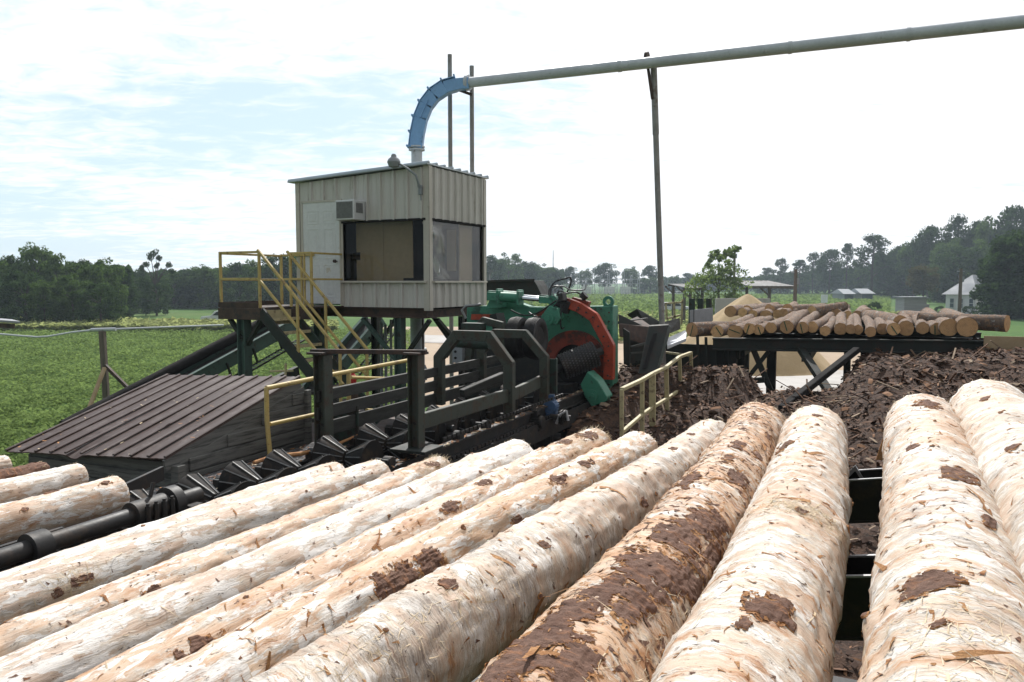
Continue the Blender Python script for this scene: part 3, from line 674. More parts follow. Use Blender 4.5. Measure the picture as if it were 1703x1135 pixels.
b = MB(); b.bar(M(6.62, 4.02, -1.40), M(9.2, 4.02, -1.42), .06, .16); b.bar(M(9.2, 4.02, -1.42), M(10.6, 4.12, -1.38), .06, .16); b.build('guide_beam', G['oliveworn'], None, bevel=.006, label='heavy green guide beam along the near side of the rollers', cat='beam')
b = MB(); b.bar(PU(768, 655, 8.6), PU(838, 625, 9.2), .10, .10); b.build('guide_finger', G['plank'], None, bevel=.008, label='short tapered timber finger leaning against the front octagonal hoop', cat='timber')
def arch(name, u, pts, w, lab):
    b = MB(); b.band([M(u, v, z) for v, z in pts], w, D * .10, D)
    # flange on the rim
    L = [M(u, v, z) for v, z in pts]
    return tag(b.build(name, G['oliveworn'], None, bevel=.006), lab, 'guard hoop', 'octagonal guard hoops over the rollers')
arch('guard_hoop', 8.85, [(4.0, -1.72), (4.0, -1.02), (4.28, -.68), (4.74, -.68), (5.0, -.98), (5.0, -1.6)], .13, 'octagonal dark green hoop over the rollers, nearest the portal')
arch('guard_hoop', 10.1, [(4.02, -1.75), (4.02, -1.05), (4.32, -.73), (4.78, -.73), (5.0, -1.0), (5.0, -1.6)], .12, 'octagonal dark green hoop directly in front of the tyre pair')
arch('guard_hoop', 11.0, [(5.02, -1.3), (5.12, -.66), (5.4, -.60), (5.6, -.8), (5.7, -1.4)], .11, 'dark green hoop left of the tyre pair, third and farthest of the hoops')
b = MB(); b.obox(PU(915, 625, 10.25), D * .01, P * .10, Z * .24); b.obox(PU(915, 625, 10.25) + P * .09, D * .03, P * .012, Z * .25); b.obox(PU(915, 625, 10.25) - P * .09, D * .03, P * .012, Z * .25); b.build('cover_plate', G['midgreen'], None, bevel=.004, label='upright flanged green plate at the foot of the hoop before the tyres', cat='plate')
b = MB(); c = M(9.3, 4.5, -.92); b.tube(PU(758, 568, 9.6), PU(815, 572, 9.6), .085, n=20); b.build('holddown_roller', G['midgreen'], None, smooth=True, label='smooth green hold-down roller seen through the nearest octagonal hoop', cat='roller')
b = MB(); p = PU(788, 548, 10.9); b.obox(p, D * .1, P * .17, Z * .10); b.build('cylinder_box', G['midgreen'], None, bevel=.006, label='green steel box between two octagonal hoops beside the tyres', cat='steel box')
# ------------------------------------------------------------------ tyres
ty = empty('tyre_roller', M(11.3, 4.78, -1.2), 'pair of worn rubber tyres on one axle in front of the debarking machine', 'tyre pair')
for k, (v, z) in enumerate(((4.63, -.875), (4.93, -.87))):
    c = M(11.3, v, z); R = .335; b = MB(); pr = [(-.07, .185), (-.105, .23), (-.108, .28), (-.092, .305)]
    for g in range(9):
        y = -.085 + .17 * g / 8; pr.append((y - .005, R - .004 * abs(g - 4))); pr.append((y + .006, R - .004 * abs(g - 4)))
        if g < 8: pr.append((y + .007, R - .03)); pr.append((y + .015, R - .03))
    pr += [(.092, .305), (.108, .28), (.105, .23), (.07, .185)]
    b.lathe(pr, c, P, 48, closed=True); tyre = b.build('tyre', G['rubber'], ty, smooth=True)
    b = MB(); b.lathe([(-.07, .19), (-.05, .185), (-.03, .12), (-.03, .03), (.03, .03), (.03, .12), (.05, .185), (.07, .19)], c, P, 32); b.build('rim', G['black'], tyre, smooth=True)
b = MB(); b.tube(M(11.3, 4.56, -.875), M(11.3, 5.25, -.87), .045); b.build('axle', G['black'], ty)
b = MB(); b.band([M(11.15, 5.2, -.87), M(11.15, 5.3, -.5)], .12, D * .3, D); b.build('swing_arm', G['darkgreen'], ty)
# ------------------------------------------------------------------ debarker
U0 = 12.5
db = empty('debarker', M(12.6, 4.7, -3), 'big green and orange-red ring debarking machine with studded feed roller', 'debarker')
b = MB(); px = [(1019, 509), (1019, 640), (1005, 662), (985, 676), (940, 596), (870, 566), (776, 562), (776, 512), (800, 509), (900, 511)]
b.prism([PU(x, y, U0) for x, y in px], D * .32); b.build('main_housing', G['green'], db, bevel=.012)
b = MB(); b.prism([PU(x, y, U0 + .02) for x, y in ((776, 563), (870, 567), (939, 597), (984, 677), (960, 705), (900, 714), (800, 690))], D * .28); b.build('lower_frame', G['black'], db)
b = MB(); b.prism([PU(x, y, U0) for x, y in ((815, 513), (820, 500), (835, 495), (880, 510), (878, 516))], D * .25); b.prism([PU(x, y, U0 - .25) for x, y in ((806, 515), (818, 492), (838, 492), (834, 512))], D * .2); b.build('top_bracket', G['green'], db, bevel=.006)
b = MB(); b.prism([PU(x, y, U0 - .02) for x, y in ((783, 532), (827, 532), (827, 523), (784, 523))], D * .02); b.build('red_plate', G['red'], db)
b = MB(); b.tube(PU(955, 605, U0 - .05), PU(955, 605, U0 - .05) + D * .05, .36, n=36); b.build('opening_shade_disc', G['dark'], db)  # solid dark disc, the shade of the ring opening put into its colour
c = PU(953, 607, U0 - .1); b = MB(); n = 26; q0 = []
for i in range(n + 1):
    a = radians(-25 + 215 * i / n); q0.append(c + (-P * cos(a) + Z * sin(a)) * .46)
b.prism([c + (q - c) * 1.26 for q in q0] + [c + (q - c) * .74 for q in reversed(q0)], D * .10); b.build('ring_shroud', G['reddark'], db)
b = MB()
for i in range(9):
    a = radians(-10 + 200 * i / 8); q = c + (-P * cos(a) + Z * sin(a)) * .53 - D * .012; b.tube(q, q + D * .02, .014, n=6)
b.build('ring_bolt', G['rust'], db)
b = MB(); b.band([PU(x, y, U0 - .32) for x, y in ((938, 503), (962, 512), (986, 528), (1012, 576), (1011, 632))], .165, D * .13, D); b.build('orange_arm', G['red'], db, bevel=.008)
b = MB(); b.band([PU(x, y, U0 - .14) for x, y in ((950, 500), (978, 508))], .12, D * .13, D); b.band([PU(x, y, U0 - .12) for x, y in ((889, 532), (906, 517), (925, 508))], .10, D * .1, D); b.band([PU(x, y, U0 - .1) for x, y in ((998, 600), (992, 630))], .12, D * .08, D); b.build('inner_arm', G['reddark'], db, bevel=.008)
# studded feed roller
a = PY(934, 611, 12.45); e = PY(991, 588, 12.52); x = (e - a).normalized(); R = .20
b = MB(); b.lathe([(0, .05), (0, R), ((e - a).length, R), ((e - a).length, .05)], a, x, 40); fr = b.build('feed_roller', G['black'], db, smooth=True)
y = x.cross(Z).normalized(); z = x.cross(y); b = MB(); L = (e - a).length
for i in range(12):
    for k in range(30):
        t_ = 2 * pi * (k + .5 * (i % 2)) / 30; q = y * cos(t_) + z * sin(t_); p = a + x * (L * (i + .5) / 12) + q * R; b.tube(p - q * .005, p + q * .016, .013, .008, 6)
b.build('studs', G['stud'], fr, kind='stuff'); 
b = MB(); b.tube(a - x * .2, e + x * .12, .06, n=14); b.build('roller_axle', G['black'], db)
# arms
def armbox(name, pts, u, ext, ex, ey, r):
    b = MB(); b.prism([PU(x, y, u) for x, y in pts], D * ext); o = b.build(name, G['green'], db, bevel=.012)
    b = MB(); p = PU(ex, ey, u - .03); b.tube(p, p + D * .03, r, n=24); p = PU(ex, ey, u - .05); b.tube(p, p + D * .03, r * .4, n=12); b.build('pivot_cap', G['green'], o, smooth=True)
armbox('upper_arm', [(900, 531), (905, 518), (914, 508), (928, 514), (932, 530), (925, 541), (910, 540)], U0 - .5, .2, 910, 530, .11)
armbox('lower_arm', [(965, 640), (977, 618), (994, 634), (1010, 661), (1008, 668), (984, 677), (972, 660)], U0 - .85, .3, 984, 658, .09)
b = MB(); b.band([PU(x, y, U0 - .35) for x, y in ((926, 503), (938, 508), (934, 520))], .17, D * .15, D); b.band([PU(x, y, U0 - .5) for x, y in ((928, 496), (936, 494))], .14, D * .2, D); b.build('hose_manifold', G['black'], db, bevel=.01)
b = MB(); b.tube(PU(968, 496, U0 - .1), PU(974, 490, U0 - .1), .07, n=12); b.build('valve', G['black'], db)
# hydraulic cylinders
for k, (u, dy, nm) in enumerate(((U0 - .3, 0, 0), (U0 + .35, -3, 1))):
    cy = None; A = PU(831, 494 + dy, u); B = PU(865, 496 + dy, u); C_ = PU(900, 499 + dy, u); E_ = PU(920, 500 + dy, u); x = (C_ - A).normalized()
    b = MB(); b.tube(A, B, .085, n=20); o = b.build('hydraulic_cylinder', G['green'], db, smooth=True)
    b = MB()
    b.obox(B, x * .022, x.cross(Z).normalized() * .11, Z * .115); b.build('end_plate', G['green'], o, bevel=.005); b = MB(); b.obox(A, x * .022, x.cross(Z).normalized() * .11, Z * .115)
    b.obox(A - x * .12, x * .1, P.cross(Z) * .05, Z * .07); b.build('end_plate', G['green'], o, bevel=.005)
    b = MB(); b.tube(B, C_, .035, n=16); b.build('rod', G['chrome'], o, smooth=True)
    b = MB(); b.obox(C_.lerp(E_, .3), x * .09, D * .05, Z * .055); b.tube(E_ - D * .06, E_ + D * .06, .085, n=18); b.build('clevis', G['green'], o, bevel=.005)
c = PU(1012, 502, U0 + .1); b = MB(); b.lathe([(-.03, .045), (-.03, .095), (.03, .095), (.03, .045)], c, D, 24, closed=True); b.obox(c - Z * .10, D * .03, P * .08, Z * .04); b.build('lifting_eye', G['green'], db, smooth=True)
hs = [[(917, 497), (916, 480), (925, 468), (940, 464), (948, 462), (950, 468), (946, 480), (940, 492)], [(920, 497), (922, 482), (935, 476), (948, 482), (960, 483), (972, 482), (975, 474)], [(925, 496), (930, 484), (942, 488), (958, 486), (968, 492), (971, 494)], [(914, 498), (913, 484), (918, 478), (930, 476), (936, 482)]]
for k, h in enumerate(hs):
    raw = [PU(x, y, U0 - .35 + .06 * k + .04 * i) for i, (x, y) in enumerate(h)]; pts = []
    for i in range(len(raw) - 1):
        p0, p1, p2, p3 = raw[max(i - 1, 0)], raw[i], raw[i + 1], raw[min(i + 2, len(raw) - 1)]
        for t_ in (0, .25, .5, .75): pts.append(.5 * ((2 * p1) + (p2 - p0) * t_ + (2 * p0 - 5 * p1 + 4 * p2 - p3) * t_ * t_ + (3 * p1 - 3 * p2 + p3 - p0) * t_ ** 3))
    pts.append(raw[-1]); b = MB(); b.path(pts, .013 if k else .015, 8); b.build('hose', G['hose'] if k != 1 else G['hosegrey'], db, smooth=True)
b = MB()
for k in range(9):
    q = PU(1013, 520 + k * 15, U0 - .01); b.tube(q - D * .012, q, .016, n=6)
for k in range(8):
    q = PU(1000 - k * 10, 514 + (k > 6) * 2, U0 - .01); b.tube(q - D * .012, q, .014, n=6)
arm = [PU(x, y, U0 - .335) for x, y in ((945, 506), (962, 512), (975, 520), (986, 528), (995, 543), (1004, 560), (1012, 576), (1012, 600), (1011, 625))]
for q in arm: b.tube(q - D * .014, q, .018, n=6)
b.build('bolts', G['rust'], db, kind='stuff')
b = MB(); q = PU(1003, 545, U0 - .006); b.obox(q, P * .07, D * .003, Z * .045); b.build('warning_plate', G['paleyellow'], db)
for k, (x0, y0, x1, y1) in enumerate(((930, 500, 880, 520), (934, 506, 938, 545), (925, 500, 850, 516))):
    a_ = PU(x0, y0, U0 - .45); e_ = PU(x1, y1, U0 - .2); b = MB(); b.path([a_.lerp(e_, t_ / 8) - Z * .16 * sin(pi * t_ / 8) - D * .1 * sin(pi * t_ / 8) for t_ in range(9)], .014, 7); b.build('hose', G['hose'], db, smooth=True)
b = MB()
for v in (4.0, 5.6):
    for u in (12.3, 12.9): b.hbeam(M(u, v, -1.7), M(u, v, -5.0), .2)
b.box8([M(u, v, z) for z in (-2.1, -1.75) for u, v in ((12.2, 3.85), (13.1, 3.85), (13.1, 6.3), (12.2, 6.3))]); b.build('stand', G['darkgreen'], db)
b = MB(); b.obox(PU(1023, 562, U0 + .2), D * .06, P * .012, Z * .05); b.build('data_plate', G['grey'], db)
b = MB(); q = [PU(x, y, U0 - .55) for x, y in ((900, 640), (952, 640), (952, 700), (890, 700))]; b.prism(q, D * .3); b.build('infeed_apron', G['black'], db, bevel=.01)
# motors, drives and loose machinery around the rollers
def motor(p, ax, r, l, mat, lab):
    ax = V(ax).normalized(); ro = empty('electric_motor', V(p) - Z * r, lab, 'motor')
    b = MB(); b.lathe([(-l / 2, r * .5), (-l / 2, r * .9), (-l / 2 + .03, r), (l / 2 - .03, r), (l / 2, r * .9), (l / 2, r * .5)], p, ax, 24)
    y = ax.cross(Z).normalized()
    for k in range(18): a = 2 * pi * k / 18; q = y * cos(a) + Z * sin(a); b.bar(V(p) - ax * l * .35 + q * r, V(p) + ax * l * .35 + q * r, .006, .03, q)
    b.build('casing', mat, ro); b = MB(); b.obox(V(p) + Z * (r + .03), ax * l * .2, y * r * .5, Z * .035); b.obox(V(p) - Z * r, ax * l * .4, y * r * .9, Z * .02); b.build('terminal_box', mat, ro, bevel=.004)
    b = MB(); b.lathe([(l / 2 + .02, .02), (l / 2 + .02, r * .75), (l / 2 + .08, r * .75), (l / 2 + .08, .02)], p, ax, 22); b.build('sheave', G['black'], ro)
    return ro
motor(PU(916, 676, 10.2), D + P * .2, .10, .22, G['motorblue'], 'small blue electric motor at the foot of the debarking machine')
motor(PU(890, 702, 9.6), P, .09, .24, G['black'], 'greasy black gear motor just behind the bark-tipped log ends')
for i, (x, y, r) in enumerate(((742, 712, .17), (776, 702, .15), (808, 690, .15), (836, 688, .13), (938, 695, .11))):
    u = 7.6 + i * .62; p = PU(x, y, u); b = MB(); b.lathe([(-.03, .03), (-.03, r), (-.015, r), (-.01, r * .8), (.01, r * .8), (.015, r), (.03, r), (.03, .03)], p, P + D * .15, 28)
    for k in range(5): a = 2 * pi * k / 5 + i; b.tube(p - P * .04 + (D * cos(a) + Z * sin(a)) * r * .55, p + P * .04 + (D * cos(a) + Z * sin(a)) * r * .55, .018, n=8)
    b.tube(p - P * .1, p + P * .2, .04, n=12); b.build('chain_sprocket', G['black'], None, label=ORD[i] + ' black drive sprocket from the nearer portal post along the roller bed', cat='sprocket', group='drive sprockets along the roller bed')
b = MB()
for u in np.arange(7.0, 10.6, .1): b.bar(M(u, 3.9, -1.62), M(u + .07, 3.9, -1.62), .02, .035)
b.build('drive_chain', G['black'], None, label='upper run of the greasy drive chain along the near side of the roller bed', cat='chain'); b = MB()
for u in np.arange(7.0, 10.6, .1): b.bar(M(u, 3.9, -1.86), M(u + .07, 3.9, -1.86), .02, .035)
b.build('drive_chain', G['black'], None, label='lower run of the greasy drive chain along the near side of the roller bed', cat='chain')
b = MB(); b.path([PU(925, 705, 10), PU(932, 690, 10), PU(942, 684, 10), PU(945, 700, 10)], .02, 8); b.build('bent_rod', G['worn'], None, smooth=True, label='bent bare steel rod beside the small blue motor', cat='rod')
b = MB(); b.prism([PU(x, y, 11.2) for x, y in ((905, 655), (950, 655), (952, 720), (905, 722))], D * .05); b.build('chain_guard', G['black'], None, bevel=.005, label='flat black guard plate under the studded roller', cat='guard')
# thin branch and bark scraps beside the rollers
b = MB(); b.path([PV(422, 770, 4.95), PV(452, 760, 4.95), PV(500, 755, 4.9), PV(545, 746, 4.9), PV(600, 722, 4.9)], [.018, .02, .022, .018, .012], 8); b.build('thin_branch', G['innerbark'], None, smooth=True, label='thin peeled branch lying behind the ribbed spool rollers', cat='branch')
# blower base under cabin etc are in the cabin section
# ------------------------------------------------------------------ near yellow railing on the left
rl = empty('yellow_railing', M(7.5, 5.4, -2.3), 'bent yellow pipe railing with leaning end post between the shed and the rollers', 'railing')
b = MB(); b.path([PV(443, 646, 5.4), PV(560, 622, 5.4), PV(688, 598, 5.4)], .025, 10); b.build('top_rail', G['yellow'], rl, smooth=True)
b = MB(); b.path([PV(449, 706, 5.4), PV(540, 686, 5.4), PV(650, 660, 5.4)], .022, 10); b.build('mid_rail', G['yellow'], rl, smooth=True)
b = MB(); b.path([PV(443, 645, 5.4), PV(444, 700, 5.4), PV(449, 757, 5.38), PV(449, 790, 5.38)], .024, 10); b.build('post', G['yellow'], rl, smooth=True)
b = MB(); b.path([PV(580, 616, 5.4), PV(580, 735, 5.4)], .026, 10); b.build('post', G['yellow'], rl, smooth=True)
b = MB(); b.path([PV(584, 628, 5.5), PV(690, 631, 6.3)], .02, 8); b.path([PV(610, 682, 5.5), PV(660, 686, 6.0)], .02, 8); b.build('side_rail', G['yellow'], rl, smooth=True)
# ------------------------------------------------------------------ wooden shed with brown metal roof
sd = empty('wooden_shed', M(6.2, 6.6, -2.3), 'low weathered board shed with brown ribbed metal roof beside the rollers', 'shed')
A0 = PU(275, 763, 5.06); B0 = PU(10, 751, 5.06); C0_ = PU(500, 627, 6.95); D0 = PU(280, 624, 7.05)
ax = (B0 - A0); up_ = (C0_ - A0); nrm = ax.cross(up_).normalized(); nrm = nrm if nrm.z > 0 else -nrm
b = MB(); NX = 60; NY = 10
def roofp(i, j):
    global A0
    s = i / NX; t_ = j / NY; p = A0 * (1 - s) * (1 - t_) + B0 * s * (1 - t_) + C0_ * (1 - s) * t_ + D0 * s * t_
    sag = .012 * mn.noise(V((s * 4, t_ * 2, 1))) - (.05 * math.exp(-((s - .55) / .04) ** 2) * max(0, 1 - t_ * 6))
    k = (i % 6); return p + nrm * ((.004 if k == 3 else 0) + sag)
vs = [roofp(i, j) for j in range(NY + 1) for i in range(NX + 1)]
# sharp ribs: narrow them by pulling neighbours
b.add(vs, [(j * (NX + 1) + i, j * (NX + 1) + i + 1, (j + 1) * (NX + 1) + i + 1, (j + 1) * (NX + 1) + i) for j in range(NY) for i in range(NX)])
o = b.build('roof', G['brownroof'], sd); m_ = o.modifiers.new('s', 'SOLIDIFY'); m_.thickness = .012
b = MB()
for k in range(11):
    s = k / 10 if k else .004; lo = A0.lerp(B0, s); hi = C0_.lerp(D0, s); b.bar(lo + nrm * .012, hi + nrm * .012, .03, .02, nrm)
b.build('roof_rib', G['brownroof'], sd, bevel=.006)
dn = Z * -.0
b = MB(); b.bar(A0 - Z * .07 + P * .015, C0_ - Z * .07 + P * .015, .025, .11); b.build('barge_board', G['board'], sd)
def wall(p0, p1, zt0, zt1, zb, n, name):
    b = MB(); d = (p1 - p0).normalized(); out = d.cross(Z).normalized()
    if out.dot(EYE - p0) < 0: out = -out
    h = .135; z = zb
    while z < max(zt0, zt1):
        zz = z + h
        # clip the board under the sloping roof
        L = (p1 - p0).length
        def xt(zv): return 0 if zt1 == zt0 else min(max((zv - zt0) / (zt1 - zt0), 0), 1)
        if zt1 > zt0: s0 = xt(zz); 
        else: s0 = 0
        if zz <= min(zt0, zt1): s0 = 0
        if s0 < .97:
            q0 = p0 + d * L * s0; j = uni(-.007, .007)
            b.obox((q0 + p1) / 2 + Z * (z + h / 2 - p0.z) + out * (.008 + j), (p1 - q0) / 2, out * .012, Z * (h / 2 - .008))
        z = zz
    z0 = min(zt0, zt1); b.box8([p0 - out * .02 + Z * (zb - p0.z), p1 - out * .02 + Z * (zb - p0.z), p1 - out * .006 + Z * (zb - p0.z), p0 - out * .006 + Z * (zb - p0.z), p0 - out * .02 + Z * (zt0 - p0.z), p1 - out * .02 + Z * (zt1 - p0.z), p1 - out * .006 + Z * (zt1 - p0.z), p0 - out * .006 + Z * (zt0 - p0.z)])
    return b.build(name, G['board'], sd, bevel=.003)
q0 = M(5.2, 5.66, -2); q1 = M(7.0, 5.66, -2); wall(q0, q1, EYEZ - 1.66, EYEZ - 1.16, EYEZ - 2.3, 6, 'side_wall')
q2 = M(5.2, 7.7, -2); wall(q2, q0, EYEZ - 1.68, EYEZ - 1.66, EYEZ - 2.3, 6, 'front_wall')
b = MB(); b.bar(M(5.17, 5.63, -2.3), M(5.17, 5.63, -1.66), .09, .09, D); b.build('corner_post', G['board'], sd, bevel=.004)
b = MB(); b.bar(M(7.0, 5.62, -2.3), M(7.0, 5.62, -1.2), .05, .07, D); b.build('corner_post', G['board'], sd, bevel=.004)
b = MB(); b.box8([M(u, v, z) for z in (-2.3, -1.2) for u, v in ((7.0, 5.7), (7.04, 5.7), (7.04, 7.7), (7.0, 7.7))]); b.box8([M(u, v, z) for z in (-2.3, -1.75) for u, v in ((5.2, 7.7), (7.0, 7.7), (7.0, 7.74), (5.2, 7.74))]); b.build('back_wall', G['board'], sd)
b = MB(); b.prism([M(7.06, 5.62, -1.9), M(7.06, 5.0, -1.9), M(7.06, 5.0, -1.35), M(7.06, 5.45, -1.35)], D * .03); b.build('plywood_sheet', G['midgreen'], None, label='green painted panel standing between the shed and the portal post', cat='panel')
# ------------------------------------------------------------------ operator cabin
C0 = V((-1.475, 14.0, 0)); ha = radians(27); Bd = V((sin(ha), cos(ha), 0)); Ad = V((-cos(ha), sin(ha), 0))
def cc(a, b, z): return C0 + Ad * a + Bd * b + Z * (EYEZ + z)
LA, LB = 3.05, 2.06
cb = empty('operator_cabin', cc(LA / 2, LB / 2, -.5), 'small raised cream metal cabin with large dark windows and a white door', 'cabin')
def zt(a): return 2.05 - .045 * a
def panel(name, p, q, z0f, z1f, mat, out, ribs, step=.30, par=cb):
    """ribbed sheet between plan points p,q (a,b) from z0 to z1"""
    b = MB(); P0 = cc(*p, 0); P1 = cc(*q, 0); d = (P1 - P0); L = d.length; d.normalize()
    f = lambda t_, z: P0 + d * t_ + Z * z
    b.box8([f(0, z0f(0)), f(L, z0f(L)), f(L, z0f(L)) - out * .04, f(0, z0f(0)) - out * .04, f(0, z1f(0)), f(L, z1f(L)), f(L, z1f(L)) - out * .04, f(0, z1f(0)) - out * .04])
    t_ = ribs
    while t_ < L - .03:
        a0 = z0f(t_) + .004; a1 = z1f(t_) - .004; w = .03
        pts = [f(t_ - w, a0), f(t_ - w * .45, a0) + out * .042, f(t_ + w * .45, a0) + out * .042, f(t_ + w, a0)]
        b.prism(pts, Z * (a1 - a0))
        for s in (-.09, .09):
            if 0 < t_ + s < L: q_ = [f(t_ + s - .008, a0), f(t_ + s, a0) + out * .006, f(t_ + s + .008, a0)]; b.prism(q_, Z * (a1 - a0))
        t_ += step
    return b.build(name, mat, par)
K = lambda v: (lambda t_: v)
oA = -Bd; oB = -Ad
# face A (door side): from a=0 corner to a=LA
panel('wall', (0, 0), (1.95, 0), K(1.13), lambda t_: zt(t_) - .0, G['cream'], oA, .14)
panel('wall', (1.95, 0), (2.92, 0), K(1.55), lambda t_: zt(1.95 + t_), G['cream'], oA, .12)
panel('wall', (2.92, 0), (LA, 0), K(-.42), lambda t_: zt(2.92 + t_), G['cream'], oA, 9)
panel('wall', (0.06, 0), (1.93, 0), K(-.46), K(.0), G['cream'], oA, .22)
# face B
panel('wall', (0, 0), (0, LB), K(1.13), K(2.05), G['cream'], oB, .17, .245)
panel('wall', (0, 0.05), (0, LB), K(-.46), K(.0), G['cream'], oB, .17, .245)
panel('wall', (LA, 0), (LA, LB), K(-.42), K(1.9), G['cream'], Ad, .2)
panel('wall', (0, LB), (LA, LB), K(-.42), lambda t_: zt(t_), G['cream'], Bd, .2)
b = MB()
for (p, w) in (((0, 0), .11),):
    b.obox(cc(-.012, .035, .78), Ad * .008, Bd * .055, Z * 1.29); b.obox(cc(.045, -.012, .78), Ad * .065, Bd * .008, Z * 1.29)
b.build('corner_trim', G['trim'], cb, bevel=.004); b = MB()
b.obox(cc(-.012, LB - .03, .78), Ad * .008, Bd * .05, Z * 1.26); b.build('corner_trim', G['trim'], cb, bevel=.004); b = MB(); b.obox(cc(LA - .03, -.012, .74), Ad * .05, Bd * .008, Z * 1.2); b.build('corner_trim', G['trim'], cb, bevel=.004); b = MB()
b.obox(cc(1.95, -.01, .35), Ad * .03, Bd * .012, Z * .80); b.build('corner_trim', G['trim'], cb, bevel=.004)
b = MB(); b.obox(cc(1.0, -.03, .01), Ad * .96, Bd * .045, Z * .018); b.obox(cc(-.03, LB / 2 + .02, .01), Ad * .045, Bd * (LB / 2 - .06), Z * .018); b.build('window_sill', G['trim'], cb, bevel=.004)
b = MB(); b.obox(cc(1.0, -.015, 1.125), Ad * .94, Bd * .02, Z * .02); b.obox(cc(-.015, LB / 2 + .02, 1.125), Ad * .02, Bd * (LB / 2 - .06), Z * .02); b.build('window_head', G['dark'], cb)
# roof
b = MB(); o_ = .10
r8 = [cc(-o_ * .4, -o_, zt(0) + .02), cc(LA + .14, -o_, zt(LA + .1) + .02), cc(LA + .14, LB + o_, zt(LA + .1) + .02), cc(-o_ * .4, LB + o_, zt(0) + .02)]
b.box8(r8 + [p + Z * .03 for p in r8])
for k in range(9):
    bb = -.06 + k * .27; b.prism([cc(-o_ * .5, bb - .035, zt(0) + .05), cc(-o_ * .5, bb - .015, zt(0) + .085), cc(-o_ * .5, bb + .015, zt(0) + .085), cc(-o_ * .5, bb + .035, zt(0) + .05)], cc(LA + .14, 0, zt(LA + .1)) - cc(-o_ * .5, 0, zt(0)))
b.build('roof', G['tin'], cb, bevel=.003)
# door
b = MB(); b.obox(cc(2.435, -.005, .56), Ad * .455, Bd * .022, Z * .97); dr = b.build('door', G['door'], cb, bevel=.003)
b = MB()
for (x0, x1, z0, z1) in ((2.10, 2.37, .1 - .38, .33), (2.50, 2.77, -.28, .33), (2.10, 2.37, .46, 1.02), (2.50, 2.77, .46, 1.02), (2.10, 2.37, 1.12, 1.36), (2.50, 2.77, 1.12, 1.36)):
    q = [((x0 + x1) / 2, z1, (x1 - x0) / 2, .012), ((x0 + x1) / 2, z0, (x1 - x0) / 2, .012), (x0, (z0 + z1) / 2, .012, (z1 - z0) / 2), (x1, (z0 + z1) / 2, .012, (z1 - z0) / 2)]
    for (a, z, w, h) in q: b.obox(cc(a, -.028, z), Ad * w, Bd * .003, Z * h)
    b.obox(cc((x0 + x1) / 2, -.028, (z0 + z1) / 2), Ad * ((x1 - x0) / 2 - .05), Bd * .003, Z * ((z1 - z0) / 2 - .05))
b.build('door_panels', G['door'], dr, bevel=.003)
b = MB(); p = cc(2.06, -.03, .40); b.tube(p, p - Bd * .05, .012, n=10); b.tube(p - Bd * .045, p - Bd * .085, .032, n=16); b.build('door_knob', G['rust'], dr, smooth=True)
b = MB(); b.obox(cc(2.435, -.008, 1.545), Ad * .50, Bd * .03, Z * .02); b.obox(cc(2.90, -.008, .56), Ad * .02, Bd * .03, Z * .99); b.obox(cc(1.975, -.008, .56), Ad * .012, Bd * .03, Z * .99); b.build('door_frame', G['trim'], cb)
# glazing
b = MB(); b.obox(cc(1.0, .03, .57), Ad * .93, Bd * .004, Z * .54); b.build('window', G['glass'], cb)
b = MB(); b.obox(cc(.03, LB / 2 + .02, .57), Ad * .004, Bd * (LB / 2 - .06), Z * .54); b.build('window', G['glass'], cb)
# crumpled clear film behind the side window
b = MB(); NX, NZ = 24, 24; vs = []
for j in range(NZ + 1):
    for i in range(NX + 1):
        t_ = i / NX; s = j / NZ; bb = .62 - .35 * s + (t_ - .5) * (.16 + 1.0 * abs(s - .45)) + .03 * sin(t_ * 17 + s * 5); vs.append(cc(.10 + .12 * mn.noise(V((t_ * 5, s * 2, 2))) + .10 * mn.noise(V((t_ * 2 + s * 4, s * 2, 7))), bb, .06 + s * 1.02))
b.add(vs, [(j * (NX + 1) + i, j * (NX + 1) + i + 1, (j + 1) * (NX + 1) + i + 1, (j + 1) * (NX + 1) + i) for j in range(NZ) for i in range(NX)]); b.build('window_film', G['film'], cb, smooth=True)
# interior
b = MB()
b.obox(cc(LA / 2, LB / 2, -.40), Ad * (LA / 2 - .02), Bd * (LB / 2 - .02), Z * .03); b.obox(cc(LA / 2, LB - .06, .7), Ad * (LA / 2 - .05), Bd * .01, Z * 1.05); b.obox(cc(LA - .06, LB / 2, .7), Ad * .01, Bd * (LB / 2 - .06), Z * 1.05); b.obox(cc(LA / 2, LB / 2, 1.78), Ad * (LA / 2 - .06), Bd * (LB / 2 - .06), Z * .02); b.build('interior_lining', G['dark'], cb)
b = MB(); b.obox(cc(1.14, .22, .55), Ad * .64, Bd * .012, Z * .62); b.obox(cc(1.15, .21, .55), Ad * .006, Bd * .014, Z * .62); b.build('interior_board', G['tan'], cb)
b = MB(); b.obox(cc(.30, 1.25, .62), Ad * .10, Bd * .01, Z * .40); b.build('inner_tan_panel', G['tan'], cb)  # narrow tan panel standing inside the cabin
b = MB(); b.obox(cc(.16, 1.55, .55), Ad * .01, Bd * .24, Z * .58); b.build('curtain', G['tan'], cb)
b = MB(); b.obox(cc(1.78, .25, .5), Ad * .09, Bd * .05, Z * .07); b.obox(cc(.4, .5, .05), Ad * .3, Bd * .3, Z * .03); b.build('control_desk', G['dark'], cb)
# base beams
b = MB(); b.hbeam(cc(.1, .08, -.56), cc(LA + .05, .08, -.56), .14, .18); b.hbeam(cc(.1, LB - .1, -.56), cc(LA, LB - .1, -.56), .14, .18)
for a in (.12, .7, 2.0, 2.9): b.hbeam(cc(a, .1, -.57), cc(a, LB - .1, -.57), .1, .15)
b.build('floor_beams', G['rust'], cb)
